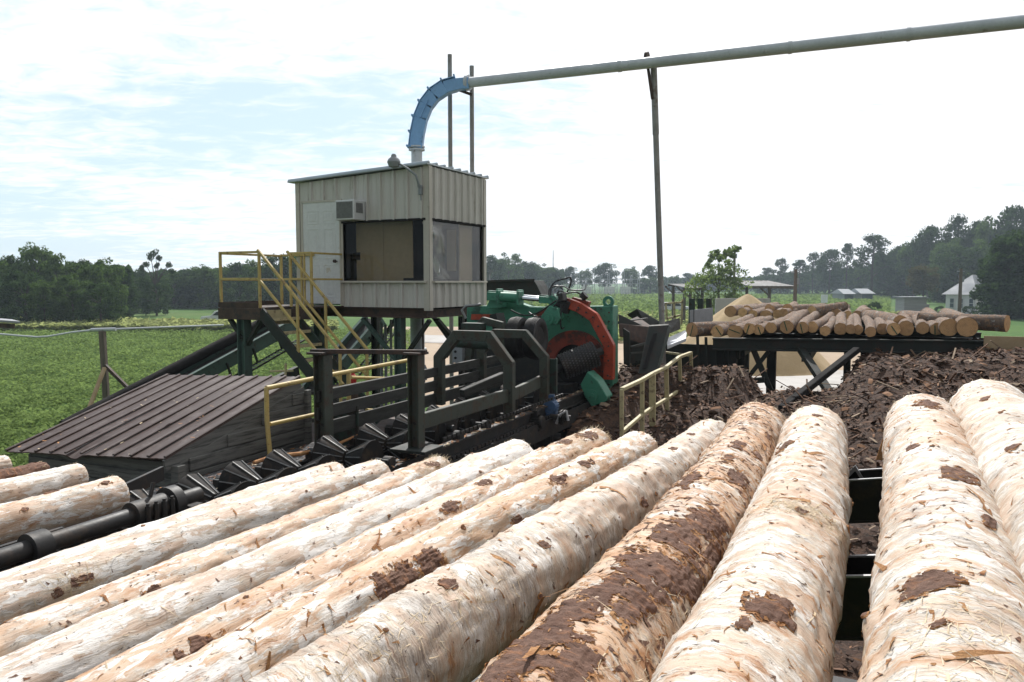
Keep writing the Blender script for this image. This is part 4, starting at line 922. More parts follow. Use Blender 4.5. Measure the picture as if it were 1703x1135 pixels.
# window air conditioner
ac = empty('air_conditioner', cc(1.6, -.35, 1.14), 'boxy white window air conditioner sticking out above the cabin door', 'air conditioner')
b = MB(); b.obox(cc(1.6, -.16, 1.32), Ad * .215, Bd * .19, Z * .18); b.build('case', G['acwhite'], ac, bevel=.01)
b = MB(); b.obox(cc(1.6, -.352, 1.32), Ad * .185, Bd * .004, Z * .15)
for k in range(14): b.obox(cc(1.6, -.358, 1.185 + .0205 * k), Ad * .18, Bd * .004, Z * .004)
b.build('grille', G['acgrille'], ac)
b = MB()
for k in range(8): b.obox(cc(1.383, -.28 + .025 * k, 1.36), Ad * .004, Bd * .008, Z * .09)
b.build('side_louvre', G['acgrille'], ac)
# flood lamp on the corner
fl = empty('flood_lamp', cc(.2, -.1, 1.7), 'grey flood lamp on a curved arm at the top corner of the cabin', 'lamp')
b = MB(); b.path([cc(.14, -.04, 1.62), cc(.14, -.12, 1.75), cc(.16, -.16, 1.88), cc(.30, -.22, 2.0), cc(.50, -.26, 2.12)], .02, 10); b.build('arm', G['grey'], fl, smooth=True)
b = MB(); b.obox(cc(.14, -.05, 1.62), Ad * .03, Bd * .03, Z * .07); b.tube(cc(.14, -.04, 1.58), cc(.13, -.05, 1.45), .012, n=8); b.tube(cc(.10, -.06, 1.70), cc(.19, -.06, 1.70), .02, n=8); b.build('bracket', G['grey'], fl, bevel=.004)
b = MB(); b.lathe([(0, .03), (.02, .09), (.10, .12), (.15, .10), (.19, .05), (.21, .05), (.24, .03)], cc(.55, -.27, 2.02), V((0, 0, 1)), 20); b.build('lamp_head', G['grey'], fl, smooth=True)
# legs
st = empty('cabin_stand', cc(1.5, 1.0, -2.3), 'green steel columns and diagonal braces carrying the cabin', 'steel stand')
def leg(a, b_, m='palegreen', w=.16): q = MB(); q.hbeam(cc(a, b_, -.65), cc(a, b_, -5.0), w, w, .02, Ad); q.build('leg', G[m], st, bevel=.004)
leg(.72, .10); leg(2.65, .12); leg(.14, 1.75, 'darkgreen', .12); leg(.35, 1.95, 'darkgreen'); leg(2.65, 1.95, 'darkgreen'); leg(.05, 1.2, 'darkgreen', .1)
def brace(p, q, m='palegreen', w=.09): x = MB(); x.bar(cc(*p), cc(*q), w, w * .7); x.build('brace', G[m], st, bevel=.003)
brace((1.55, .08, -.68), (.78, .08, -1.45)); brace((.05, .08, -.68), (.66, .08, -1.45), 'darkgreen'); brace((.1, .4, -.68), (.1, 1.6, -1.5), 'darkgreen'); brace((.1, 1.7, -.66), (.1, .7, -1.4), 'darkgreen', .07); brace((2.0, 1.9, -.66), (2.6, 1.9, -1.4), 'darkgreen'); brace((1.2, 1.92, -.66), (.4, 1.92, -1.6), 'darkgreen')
# blower stack and conduit under the cabin
b = MB(); p = PY(694, 520, 16.4); b.tube(V((p.x, p.y, 0)), V((p.x, p.y, EYEZ - .5)), .15, n=24)
for z in (2.7, 3.6, 4.3): b.lathe([(-.02, .15), (-.02, .19), (.02, .19), (.02, .15)], V((p.x, p.y, z)), Z, 24)
b.build('blower_riser', G['galv'], None, smooth=True, label='galvanised vertical duct rising under the cabin floor', cat='duct')
for i, (x, y0, y1, r) in enumerate(((634, 545, 640, .03), (641, 548, 640, .03), (650, 540, 640, .025))):
    b = MB(); b.path([PY(x, y0 - 8, 15.6), PY(x, y0, 15.6), PY(x + 1, y1, 15.6), PY(x + 1, y1 + 60, 15.6)], r, 8); b.build('conduit_pipe', G['grey'], None, smooth=True, label=('leftmost', 'middle', 'rightmost')[i] + ' grey conduit of the three hanging under the cabin floor', cat='conduit', group='conduits under the cabin')
b = MB(); b.path([PY(703, 530, 15), PY(704, 600, 15), PY(706, 640, 15)], .018, 8); b.build('pump_rod', G['rust'], None, smooth=True, label='thin rusty rod hanging under the cabin above a pump bottle', cat='rod')
b = MB(); p = PY(706, 622, 14.6); b.lathe([(-.12, .04), (-.11, .05), (.10, .05), (.14, .03), (.17, .02)], p, Z, 18); b.build('pump_bottle', G['grey'], None, smooth=True, label='small grey bottle-shaped pump under the cabin beside the fence planks', cat='pump')
b = MB(); p = PY(688, 618, 14.6)
for k in range(3): b.lathe([(-.03 + k * .05, .03), (-.03 + k * .05, .12 - .02 * k), (.005 + k * .05, .12 - .02 * k), (.005 + k * .05, .03)], p, V((.6, .6, .2)), 18)
b.obox(p - Z * .1, V((.15, 0, 0)), V((0, .1, 0)), Z * .05); b.build('pump_motor', G['black'], None, bevel=.003, label='black pump under the cabin beside the grey bottle', cat='pump')
b = MB(); p = PU(763, 590, 11.0); b.obox(p, D * .05, P * .09, Z * .13); bx = b.build('switch_box', G['grey'], None, bevel=.006, label='grey switch box with two studs seen through the nearest hoop', cat='switch box')
b = MB()
for s in (-.05, .05): b.tube(p - D * .05 + P * .03 + Z * s, p - D * .07 + P * .03 + Z * s, .02, n=10)
b.build('button', G['dark'], bx)
b = MB(); b.path([PY(775, 530, 13.7), PY(768, 516, 13.7), PY(775, 509, 13.7), PY(790, 508, 13.7), PY(800, 506, 13.7)], .022, 8); b.build('bent_conduit', G['hosegrey'], None, smooth=True, label='pale bent conduit looping at the left end of the debarking machine', cat='conduit')
b = MB(); p = cc(.9, -1.3, -2.05) ; b = MB(); p = PV(587, 636, 5.9); b.lathe([(-.12, .02), (-.12, .045), (.08, .045), (.11, .02), (.14, .02)], p, Z, 16); b.build('fire_extinguisher', G['redcan'], None, smooth=True, label='small red extinguisher at the foot of the yellow stairs', cat='extinguisher')
b = MB(); p = PV(588, 668, 5.9); b.path([p + Z * .1, p + Z * -.05, p - Z * .5], .06, 10); b.build('extinguisher_post', G['rust'], None, label='short rusty post carrying the red extinguisher', cat='post')
# ------------------------------------------------------------------ platform and stairs
pf = empty('landing_platform', cc(3.0, -.8, -2.3), 'brown steel landing with yellow pipe rails beside the cabin door', 'platform')
b = MB(); b.box8([cc(a, bb, z) for z in (-.47, -.44) for a, bb in ((2.48, -1.6), (3.46, -1.6), (3.46, .0), (2.48, .0))]); b.box8([cc(a, bb, z) for z in (-.47, -.44) for a, bb in ((1.93, -.86), (2.475, -.86), (2.475, -.02), (1.93, -.02))]); b.build('deck', G['rust'], pf)
b = MB(); b.bar(cc(2.46, -1.6, -.56), cc(3.48, -1.6, -.56), .06, .20); b.bar(cc(3.47, -1.6, -.56), cc(3.47, .0, -.56), .06, .20); b.bar(cc(1.95, -.88, -.57), cc(2.5, -.88, -.57), .06, .20); b.bar(cc(2.49, -1.55, -.56), cc(2.49, -.02, -.56), .05, .18); b.build('edge_beam', G['rust'], pf, bevel=.004)
b = MB(); b.bar(cc(2.5, -1.63, -.40), cc(3.46, -1.63, -.40), .012, .09); b.bar(cc(3.49, -1.6, -.40), cc(3.49, 0, -.40), .012, .09); b.build('toe_board', G['rust'], pf)
r_ = .024
for (a, bb) in ((2.50, -1.58), (3.44, -1.58), (3.44, -.05), (2.50, -.06)):
    if (a, bb) == (2.50, -.06): continue
    b = MB(); b.bar(cc(a, bb, -.45), cc(a, bb, .52), .045, .045, Ad); b.build('rail_post', G['yellow'], pf, bevel=.005)
b = MB(); b.bar(cc(2.92, -.05, -.45), cc(2.92, -.05, .50), .04, .04, Ad); b.build('rail_post', G['yellow'], pf, bevel=.005)
b = MB()
for z in (.53, .06):
    b.bar(cc(2.48, -1.58, z), cc(3.46, -1.58, z), .045, .04); b.bar(cc(3.44, -1.58, z - .01), cc(3.44, -.05, z - .01), .045, .04); b.bar(cc(3.44, -.05, z), cc(2.6, -.05, z), .04, .04)
b.build('rail', G['yellow'], pf, bevel=.004)
b = MB()
for z in (.53, .06): b.bar(cc(2.44, -.86, z), cc(1.94, -.86, z), .045, .04); b.bar(cc(1.94, -.86, z - .003), cc(1.94, -.04, z - .003), .04, .035)
b.build('door_rail', G['yellow'], pf, bevel=.004)
for a, bb in ((2.45, -.86), (1.96, -.86), (2.12, -.86)):
    b = MB(); b.bar(cc(a, bb, -.45), cc(a, bb, .52), .04 if a != 2.12 else .03, .045 if a != 2.12 else .03, Ad); b.build('rail_post', G['yellow'], pf, bevel=.004)
b = MB(); b.hbeam(cc(2.98, -1.5, -.66), cc(2.98, -1.5, -5), .18, .18, .02, Ad); b.build('leg', G['palegreen'], pf, bevel=.004)
b = MB(); b.bar(cc(3.32, -1.5, -.66), cc(3.02, -1.5, -1.0), .08, .06); b.bar(cc(2.56, -1.5, -.66), cc(2.94, -1.5, -1.15), .09, .06); b.build('gusset', G['darkgreen'], pf)
b = MB(); b.bar(cc(2.55, -.82, -.60), cc(2.53, -.82, -.60) - Ad * .02, .01); b.obox(cc(2.42, -1.2, -.62), Ad * .01, Bd * .32, Z * .13); b.build('riser_plate', G['paleyellow'], pf)
stz = empty('stairs', cc(1.4, -1.2, -2.6), 'steep steel stairs with yellow handrails climbing to the cabin landing', 'stairs')
def sp_(t_, bb, up=0.0): return cc(2.47 - 2.0 * t_, bb, -.47 - 1.87 * t_ + up)
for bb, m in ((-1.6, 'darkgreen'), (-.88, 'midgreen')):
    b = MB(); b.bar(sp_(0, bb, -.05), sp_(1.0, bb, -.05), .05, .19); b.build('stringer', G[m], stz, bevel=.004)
for k in range(8):
    t_ = (k + .6) / 8.2; b = MB(); p = sp_(t_, -1.24, -.04); b.obox(p, Ad * .11, Bd * .34, Z * .014); tr = b.build('tread', G['rust'], stz)
    b = MB(); b.obox(p - Ad * .115, Ad * .012, Bd * .34, Z * .026); b.build('nosing', G['paleyellow'], tr)
for bb in (-1.6, -.88):
    b = MB(); b.bar(sp_(-.02, bb, 1.0), sp_(.88, bb, .94), .045, .045); b.bar(sp_(0, bb, .50), sp_(.90, bb, .46), .042, .042); b.build('handrail', G['yellow'], stz, bevel=.006)
    for t_ in (.42, .87):
        b = MB(); b.bar(sp_(t_, bb, .0 if t_ < .8 else -.2), sp_(t_, bb, .96), .042, .042, Ad); b.build('rail_post', G['yellow'], stz, bevel=.005)
# ------------------------------------------------------------------ inclined conveyors behind the stairs
def inclined(p, q, w, lab, tube):
    ro = empty('inclined_conveyor', V((p.x, p.y, p.z - .5)), lab, 'conveyor'); d = (q - p); s = d.cross(Z).normalized(); n = s.cross(d).normalized()
    b = MB()
    for k in (-1, 1): b.bar(p + s * k * w / 2, q + s * k * w / 2, .03, .26, n); b.bar(p + s * k * w / 2 + n * .14, q + s * k * w / 2 + n * .14, .09, .02, n)
    b.build('trough', G['palegreen'], ro)
    b = MB(); b.bar(p + n * .02, q + n * .02, w, .015, n); b.build('belt', G['rubber'], ro)
    if tube: b = MB(); b.tube(p - s * w * .5 + n * .22, q - s * w * .5 + n * .20, .11, n=18); b.build('cover_tube', G['dark'], ro, smooth=True)
    b = MB(); t_ = .05
    while t_ < 1: a = p.lerp(q, t_) + s * (w / 2 + .03); b.bar(a, a - n * .32, .05, .03, d); t_ += .14
    b.build('hangers', G['darkgreen'], ro)
    b = MB(); a0 = p + s * w / 2 - n * .34; a1 = q + s * w / 2 - n * .34; b.bar(a0, a1, .03, .03); b.bar(a0 + s * .22, a1 + s * .22, .03, .03); L = (a1 - a0).length; k = 0
    b.build('ladder_sides', G['darkgreen'], ro); b = MB()
    while k * .09 < L: m_ = a0 + (a1 - a0).normalized() * k * .09; b.bar(m_, m_ + s * .22, .02, .02); k += 1
    b.build('flight_bars', G['grey'], ro, kind='stuff')
inclined(PY(128, 730, 13.5), PY(476, 540, 17.6), .55, 'long inclined green conveyor rising over the field behind the shed', True)
inclined(PY(520, 652, 17), PY(625, 532, 18.5), .5, 'short inclined green conveyor climbing behind the yellow stairs', False)
b = MB(); b.bar(PY(430, 655, 14), PY(495, 622, 15), .10, .3); b.build('sloping_chute', G['midgreen'], None, label='green sloping chute side between the shed roof and the stairs', cat='chute')
b = MB(); b.path([PY(449, 618, 13.5), PY(488, 617, 13.5)], .02, 8); b.path([PY(475, 605, 13.5), PY(475, 640, 13.5)], .022, 8); b.build('pipe_stub', G['paleyellow'], None, label='short yellow pipe cross behind the shed roof', cat='pipe')
for i, (x, y, Y) in enumerate(((505, 655, 12), (510, 700, 11), (466, 664, 12.5))):
    b = MB(); b.bar(PY(x - 18, y + 3, Y), PY(x + 22, y - 2, Y), .08, .05); b.build('floor_joist', G['plank'], None, label=('upper', 'lower', 'middle')[i] + ' of the short dark joists between the shed and the stairs', cat='joist')
# ------------------------------------------------------------------ blower pipe line
bl = empty('blower_pipe', PY(693, 275, 16.6), 'long grey blower pipe crossing the sky with a blue elbow over the cabin', 'pipe')
A_ = PY(778, 138, 16.6); E2 = PY(1760, 30, 12.3); mid = PY(1086, 97, 15.2)
b = MB(); b.path([A_, A_.lerp(E2, .3), E2], .103, 24); b.build('pipe', G['galv'], bl, smooth=True)
b = MB(); x = (E2 - A_).normalized()
b.lathe([(-.03, .1), (-.03, .16), (.03, .16), (.03, .1)], A_, x, 24)
for t_ in (.32, .62, .8): p = A_.lerp(E2, t_); b.lathe([(-.03, .1), (-.03, .113), (.03, .113), (.03, .1)], p, x, 24)
b.build('flange', G['galv'], bl, smooth=True)
raw = [PY(x_, y_, 16.6) for x_, y_ in ((692, 246), (695, 222), (700, 198), (709, 176), (722, 159), (740, 147), (758, 142), (779, 140))]
b = MB(); n = len(raw)
for i in range(n - 1):
    p, q = raw[i], raw[i + 1]; w = .135 if i < n - 3 else .125 - .01 * (i - n + 3)
    d = (q - p).normalized(); s = V((0, 1, 0)); nn = d.cross(s).normalized()
    b.obox((p + q) / 2, (q - p) * .54, s * w, nn * w)
b.build('elbow', G['blue'], bl, bevel=.01)
b = MB()
for i in range(n):
    p = raw[i]; d = (raw[min(i + 1, n - 1)] - raw[max(i - 1, 0)]).normalized(); nn = d.cross(V((0, 1, 0))).normalized(); nn = nn if nn.x < 0 or nn.z > 0 else -nn
    if i < n - 1: b.obox(p + nn * .16 , d * .018, V((0, .15, 0)), nn * .035)
for i in range(n - 2):
    p, q = raw[i], raw[i + 1]; d = (q - p).normalized(); nn = d.cross(V((0, 1, 0))).normalized(); nn = nn if nn.z > 0 or nn.x < 0 else -nn
    b.obox((p + q) / 2 + nn * .145, (q - p) * .52, V((0, .155, 0)), nn * .008)
b.bar(raw[2] + V((.0, -.15, .0)), raw[3] + V((.05, -.15, .1)), .05, .03); b.build('elbow_wear_back', G['blue'], bl, bevel=.004)
b = MB(); p = PY(693, 246, 16.6); b.lathe([(-.06, .11), (-.06, .17), (-.03, .17), (-.03, .12), (0, .12), (0, .17), (.03, .17), (.03, .11)], p, Z, 24); b.tube(p - Z * .06, p - Z * .75, .115, n=24); b.build('stack', G['galv'], bl, smooth=True)
b = MB(); b.bar(PY(752, 146, 16.7), PY(785, 158, 16.7), .05, .05); b.bar(PY(752, 140, 16.75), PY(786, 140, 16.75), .04, .06); b.build('hanger_bracket', G['rust'], bl)
for x_, yt, lab in ((748, 91, 'taller rusty pipe post rising behind the cabin roof, left of the pair'), (784.5, 110, 'shorter rusty pipe post behind the cabin roof at the pipe flange')):
    b = MB(); p = PY(x_, yt, 16.95); b.tube(V((p.x, p.y, 0)), p, .046, n=16); b.build('pipe_post', G['pole'], None, smooth=True, label=lab, cat='post')
sp2 = empty('pipe_support_post', V((PY(1100, 540, 15.2).x, PY(1100, 540, 15.2).y, 0)), 'tall thin steel post with a small bracket holding the blower pipe', 'post')
top = PY(1087, 108, 15.15); bot = PY(1101, 540, 15.15); dn_ = (bot - top).normalized(); b = MB(); b.tube(top, bot + dn_ * 4.6, .055, n=18); b.tube(top + dn_ * .0, top + dn_ * 1.3, .062, n=18); b.build('shaft', G['pole'], sp2, smooth=True)
b = MB(); b.bar(PY(1077, 108, 15.1), PY(1085, 165, 15.1), .04, .05); b.bar(PY(1076, 109, 15.1), PY(1090, 109, 15.1), .05, .03); b.lathe([(-.03, .1), (-.03, .125), (.03, .125), (.03, .1)], PY(1076, 98, 15.2), x, 24); b.obox(PY(1075, 90, 15.2), V((.03, 0, 0)), V((0, .02, 0)), Z * .03); b.build('bracket', G['rust'], sp2)

# chips and bark crumbs that have dropped on the roof, the roller bed and the walkway
rr = random.Random(21); b = MB()
def flake(p, l, n=Z):
    a = rr.uniform(0, 6.3); x = V((cos(a), sin(a), rr.gauss(0, .2))) * l; y = V((-sin(a), cos(a), rr.gauss(0, .2))) * l * rr.uniform(.25, .6)
    b.add([p - x - y, p + x - y * .5, p + x * .8 + y, p - x * .9 + y * .7], [(0, 1, 2, 3)])
for i in range(70):
    s_ = rr.random(); t_ = rr.random() ** 1.6; p = A0 * (1 - s_) * (1 - t_) + B0 * s_ * (1 - t_) + C0_ * (1 - s_) * t_ + D0 * s_ * t_; b.m = rr.choice((0, 0, 1, 2)); flake(p + nrm * .03, rr.choice((.008, .012, .02)))
for i in range(2600):
    b.m = rr.choice((0, 1, 1, 2, 2, 2)); u = rr.uniform(1.5, 11.8); q = rr.random()
    if q < .25: p = M(u, VC - .48 + rr.uniform(-.05, .05), -1.715)
    elif q < .45: p = M(u, VC + .44 + rr.uniform(-.05, .05), -1.715)
    elif q < .75: p = M(u, VC + rr.uniform(-.55, .55), -2.08)
    else: p = M(rr.uniform(3.2, 7.5), rr.uniform(5.0, 5.56), -1.79)
    flake(p, rr.choice((.01, .015, .02, .035)))
b.build('wood_chips', [G['fibre'], G['innerbark'], G['bark']], None, kind='stuff', label='scattered chips and bark crumbs on the shed roof and roller bed', cat='wood chips')
# ------------------------------------------------------------------ pale yellow railing beside the bark heap
rr_ = empty('handrail', M(12, 2.9, -2.4), 'sagging pale yellow handrail with many uprights in front of the bark heap', 'railing')
VR = 2.9
def pv(x, y): return PV(x, y, VR)
tops = [(1034, 648), (1068, 632), (1085, 622), (1108, 611), (1130, 594), (1149, 587)]; bots = [(1034, 720), (1068, 724), (1085, 722), (1110, 700), (1134, 684), (1152, 672)]
mids = [(1036, 718), (1068, 690), (1085, 678), (1110, 663), (1130, 649), (1151, 630)]
b = MB()
for q in (tops,): 
    for i in range(5): b.bar(pv(*q[i]), pv(*q[i + 1]), .06, .05)
b.build('top_rail', G['paleyellow'], rr_, bevel=.006)
b = MB()
for i in range(5): b.bar(pv(*mids[i]), pv(*mids[i + 1]), .05, .05)
b.build('mid_rail', G['paleyellow'], rr_, bevel=.006)
for i in range(6):
    b = MB(); b.bar(pv(*tops[i]), pv(bots[i][0], bots[i][1] + 6), (.05, .06, .10, .07, .06, .06)[i], .05, D); b.build('upright', G['paleyellow'], rr_, bevel=.005)
b = MB(); b.bar(pv(1100, 730), pv(1153, 671), .08, .09); b.build('kerb_beam', G['plank'], rr_)
b = MB(); b.bar(M(14.8, 2.9, -1.38), M(15.2, 3.6, -1.36), .04, .04); b.bar(M(14.4, 3.5, -1.36), M(14.4, 3.5, -2.3), .04, .04, D); b.bar(M(13, 3.6, -1.85), M(15, 3.6, -1.8), .03, .03); b.build('far_rail', G['paleyellow'], rr_)
b = MB(); b.box8([M(u, v, z) for z in (-2.5, -2.44) for u, v in ((9.2, 2.92), (15.2, 2.92), (15.2, 3.6), (9.2, 3.6))]); b.build('walk_plank', G['plank'], rr_)
# ------------------------------------------------------------------ outfeed chutes and leaning plates right of the debarker
oc = empty('outfeed_trough', M(14.5, 4.2, -2.6), 'dark green V-shaped steel outfeed trough beyond the debarking machine', 'trough')
def slab(pts, ext, mat, name, par=None, **kw):
    b = MB(); b.prism(pts, ext); return b.build(name, G[mat], par, bevel=.006, **kw)
slab([PY(1028, 523, 13.7), PY(1076, 546, 14.3), PY(1090, 556, 14.5), PY(1046, 556, 14.3), PY(1030, 545, 13.7)], V((.03, .05, .0)), 'darkgreen', 'side_plate', oc)
slab([PY(1042, 524, 15.4), PY(1059, 514, 15.4), PY(1097, 536, 16), PY(1097, 548, 16), PY(1080, 548, 15.6)], V((.03, .05, .0)), 'darkgreen', 'side_plate', oc)
slab([PY(1029, 543, 13.6), PY(1030, 560, 13.6), PY(1078, 575, 14.2), PY(1086, 548, 14.4), PY(1060, 530, 15)], Z * .04, 'rust', 'trough_floor', oc)
slab([PY(1036, 546, 13.2), PY(1047, 553, 13.2), PY(1047, 610, 13.2), PY(1037, 606, 13.2)], D * .05, 'darkgreen', 'end_frame', oc)
slab([PY(1048, 555, 14.2), PY(1076, 550, 14.6), PY(1074, 600, 14.6), PY(1048, 606, 14.2)], D * .04, 'darkgreen', 'apron', oc)
b = MB(); b.bar(PY(1030, 537, 13.8), PY(1076, 531, 15.2), .05, .05); b.bar(PY(1048, 578, 13.5), PY(1076, 571, 14.0), .04, .04); b.bar(PY(1048, 588, 13.5), PY(1070, 586, 14.0), .03, .03); b.build('cross_tie', G['plank'], oc)
b = MB(); b.hbeam(PY(1058, 600, 14.4), V((PY(1058, 600, 14.4).x, 14.4, 0)), .14); b.build('leg', G['darkgreen'], oc)
lp = empty('leaning_plate', PY(1080, 622, 12.6), 'pair of dark green slotted steel plates leaning beside the pale handrail', 'steel plates')
slab([PY(1079, 543, 13.2), PY(1112, 541, 13.2), PY(1090, 622, 12.6), PY(1061, 622, 12.6)], V((.02, .05, .02)), 'darkgreen', 'plate', lp)
slab([PY(1112, 541, 13.25), PY(1115, 545, 13.3), PY(1093, 622, 12.66), PY(1089, 622, 12.6)], V((.04, .10, 0)), 'midgreen', 'flange', lp)
slab([PY(1086, 554, 13.07), PY(1093, 554, 13.07), PY(1075, 612, 12.62), PY(1068, 614, 12.6)], V((0, -.012, 0)), 'dark', 'slot_shade_strip', lp)  # dark strip laid on the plate, coloured as the shade inside a slot
# low plate wall, green bunk stakes, pale chute
bk = empty('stake_bunk', M(16.3, 2.4, -1.2), 'three short green stakes above a grey steel plate at the end of the log pile', 'stake bunk')
for x in (1151, 1165, 1179):
    b = MB(); b.hbeam(PY(x, 497, 17 + (x - 1151) * .02), PY(x, 545, 17 + (x - 1151) * .02), .11, .11, .02, D); b.build('stake', G['midgreen'], bk)
slab([PY(1147, 516, 16.9), PY(1185, 512, 17.4), PY(1185, 534, 17.4), PY(1147, 538, 16.9)], V((0, -.04, 0)), 'grey', 'plate', bk)
slab([PY(1103, 536, 15.2), PY(1130, 529, 16.4), PY(1131, 548, 16.4), PY(1112, 556, 15.2)], V((.02, .06, 0)), 'plank', 'plank_wall', None, label='short weathered plank wall at the foot of the tall pipe post', cat='plank wall')
slab([PY(1109, 562, 14.2), PY(1139, 549, 16.2), PY(1142, 553, 16.2), PY(1141, 563, 15.0), PY(1110, 576, 14.0)], Z * -.06, 'galv', 'chute_plate', None, label='pale worn steel chute plate beside the leftmost log of the pile', cat='chute')
b = MB(); fr = []
yf = empty('pipe_railing', PY(1120, 540, 17.5), 'thin pale yellow pipe frame in front of the parked white car', 'railing')
for (p, q) in (((1106, 505), (1136, 503)), ((1107, 505), (1109, 532)), ((1121, 504), (1122, 532)), ((1135, 498), (1133, 540)), ((1109, 530), (1133, 524))): b.bar(PY(*p, 17.5), PY(*q, 17.5), .04, .04, V((0, 1, 0)))
b.build('pipe_frame', G['paleyellow'], yf)
# ------------------------------------------------------------------ log pile deck on the right
UD = 15.5
ld = empty('log_bunk', M(UD, 0, -5), 'long dark steel and timber log bunk standing over the bark heap', 'log bunk')
p = PU(1186, 562, UD); q = PU(1694, 567, UD)
b = MB(); b.hbeam(p - Z * .12, q - Z * .12, .16, .24, .03); b.build('front_beam', G['darkgreen'], ld, bevel=.004)
b = MB(); b.obox(PU(1672, 573, UD) - D * .09, P * -.33, D * .012, Z * .14); b.build('worn_plate', G['wood'], ld)
for u in (17.5, 19.5, 21.6, 24, 26): b = MB(); b.hbeam(M(u, 2.3, -1.19), M(u, -2.4, -1.19), .16, .22, .03); b.build('cross_beam', G['darkgreen'], ld)
b = MB()
for v in (2.2, .9, -.6, -2.2): b.bar(M(15.6, v, -1.40), M(26, v, -1.40), .16, .18)
b.build('stringer', G['darkgreen'], ld)
def dleg(px, u, w=.17): x = PU(px, 570, u); b = MB(); b.hbeam(x - Z * .1, V((x.x, x.y, 0)), w, w, .02, P); b.build('leg', G['darkgreen'], ld)
for px, u in ((1219, 15.6), (1284, 16.2), (1600, 15.6), (1440, 15.8), (1240, 19), (1500, 20), (1640, 20), (1410, 22)): dleg(px, u)
def dbr(p, q, w=.13, m='rust'): b = MB(); b.bar(p, q, w, w * .8); b.build('brace', G[m], ld, bevel=.004)
dbr(PU(1330, 578, 15.6), PU(1392, 672, 14.0), .13, 'darkgreen'); dbr(PU(1250, 575, 15.6), PU(1282, 650, 15.6), .12, 'darkgreen'); dbr(PU(1235, 640, 15.6), PU(1278, 585, 15.6), .1, 'darkgreen')
b = MB(); b.bar(PU(1218, 636, 15.4), PU(1272, 632, 15.4), .12, .10); b.build('tie', G['darkgreen'], ld)
b = MB(); b.bar(PU(1425, 582, 15.3), PU(1300, 680, 12.6), .12, .10); b.build('fallen_timber', G['dark'], None, bevel=.01, label='dark squared timber slanting from under the bunk down into the bark heap', cat='timber')
b = MB(); b.box8([M(u, v, z) for z in (-2.9, -1.25) for u, v in ((15.9, 4.1), (15.95, 4.1), (15.95, 2.05), (15.9, 2.05))]); b.build('back_sheet', G['darkgreen'], ld)
for i in range(4):
    b = MB(); b.bar(PU(1160 + i * 14, 558 + i * 3, 15.7), PU(1162 + i * 14, 640, 15.7), .05, .05, P); b.build('strut', G['darkgreen'], ld)
# pine logs on the bunk
def pinelog(p0, d, L, r, seed):
    ro = Log.__new__(Log); d = d.normalized(); y = Z.cross(d).normalized(); z = d.cross(y); R = Matrix((d, y, z)).transposed()
    N = 14; S = 22; vs = []; fs = []
    for i in range(N + 1):
        x = L * i / N
        for k in range(S):
            a = 2 * pi * k / S; rr = r * (1 - .12 * x / L) * (1 + .06 * mn.noise(V((x * 1.2 + seed * 7, sin(a) * 1.2, cos(a) * 1.2)))) + .014 * mn.noise(V((x * 9 + seed, sin(a) * 4, cos(a) * 4 + seed)))
            vs.append((x, sin(a) * rr + .03 * sin(x * .9 + seed), cos(a) * rr + .02 * cos(x + seed)))
    for i in range(N):
        for k in range(S): k2 = (k + 1) % S; fs.append((i * S + k, (i + 1) * S + k, (i + 1) * S + k2, i * S + k2))
    fs.append(tuple(range(N * S, N * S + S)))
    me = bpy.data.meshes.new('pine_log'); me.from_pydata(vs, [], fs); me.materials.append(G['pinebark']); me.polygons.foreach_set('use_smooth', [True] * len(me.polygons)); me.update()
    o = bpy.data.objects.new('pine_log', me); COL.objects.link(o); o.matrix_world = Matrix.Translation(p0) @ R.to_4x4()
    me2 = bpy.data.meshes.new('cut_end'); ring = vs[:S]; c = tuple(sum(q[i] for q in ring) / S for i in range(3))
    v2 = [tuple(c[j] + (q[j] - c[j]) * .97 for j in range(3)) for q in ring]; v2 = [(-.004 + .01 * mn.noise(V((q[1] * 9, q[2] * 9, seed))), q[1], q[2]) for q in v2] + [(-.006, c[1], c[2])]
    me2.from_pydata(v2 + [(q[0] + .03, q[1], q[2]) for q in v2[:S]], [], [(k, S, (k + 1) % S) for k in range(S)] + [(k, (k + 1) % S, S + 1 + (k + 1) % S, S + 1 + k) for k in range(S)]); me2.materials.append(G['end']); me2.update()
    e = bpy.data.objects.new('cut_end', me2); COL.objects.link(e); setparent(e, o)
    return o
MT['pinebark'] = pbr('flaky_pine_bark', (.23, .165, .125), (.10, .075, .062), 11, .9, 0, (.36, .20, .11), .54, 16, bump=1, bd=.03, c4=(.40, .37, .33), t4=.58, s4=11); G['pinebark'] = MT['pinebark']
X8 = lambda x: 1120 + x / 2.921
Y8 = lambda y: 440 + y / 2.921
FRONT = [(90, 322, 72), (220, 325, 62), (297, 325, 72), (362, 315, 56), (418, 322, 52), (480, 305, 54), (545, 300, 66), (622, 312, 58), (682, 308, 54), (740, 318, 50), (803, 312, 60), (858, 320, 48), (905, 318, 48), (957, 322, 52), (1008, 315, 56), (1073, 320, 64), (1137, 308, 74), (1205, 305, 60), (1270, 318, 60), (1347, 310, 86), (1432, 300, 96)]
SECOND = [(275, 232, 56), (340, 236, 44), (390, 240, 44), (447, 246, 56), (500, 242, 44), (535, 240, 42), (575, 250, 40), (617, 247, 38), (658, 243, 48), (708, 248, 38), (755, 243, 48), (800, 240, 46), (848, 243, 42), (887, 243, 44), (940, 243, 52)]
n1 = len(FRONT); adj = {0: 'broad leftmost log', 2: 'thick round log', 16: 'thick pale-ended log', 19: 'huge dark-ended log', 20: 'huge orange-ended log'}
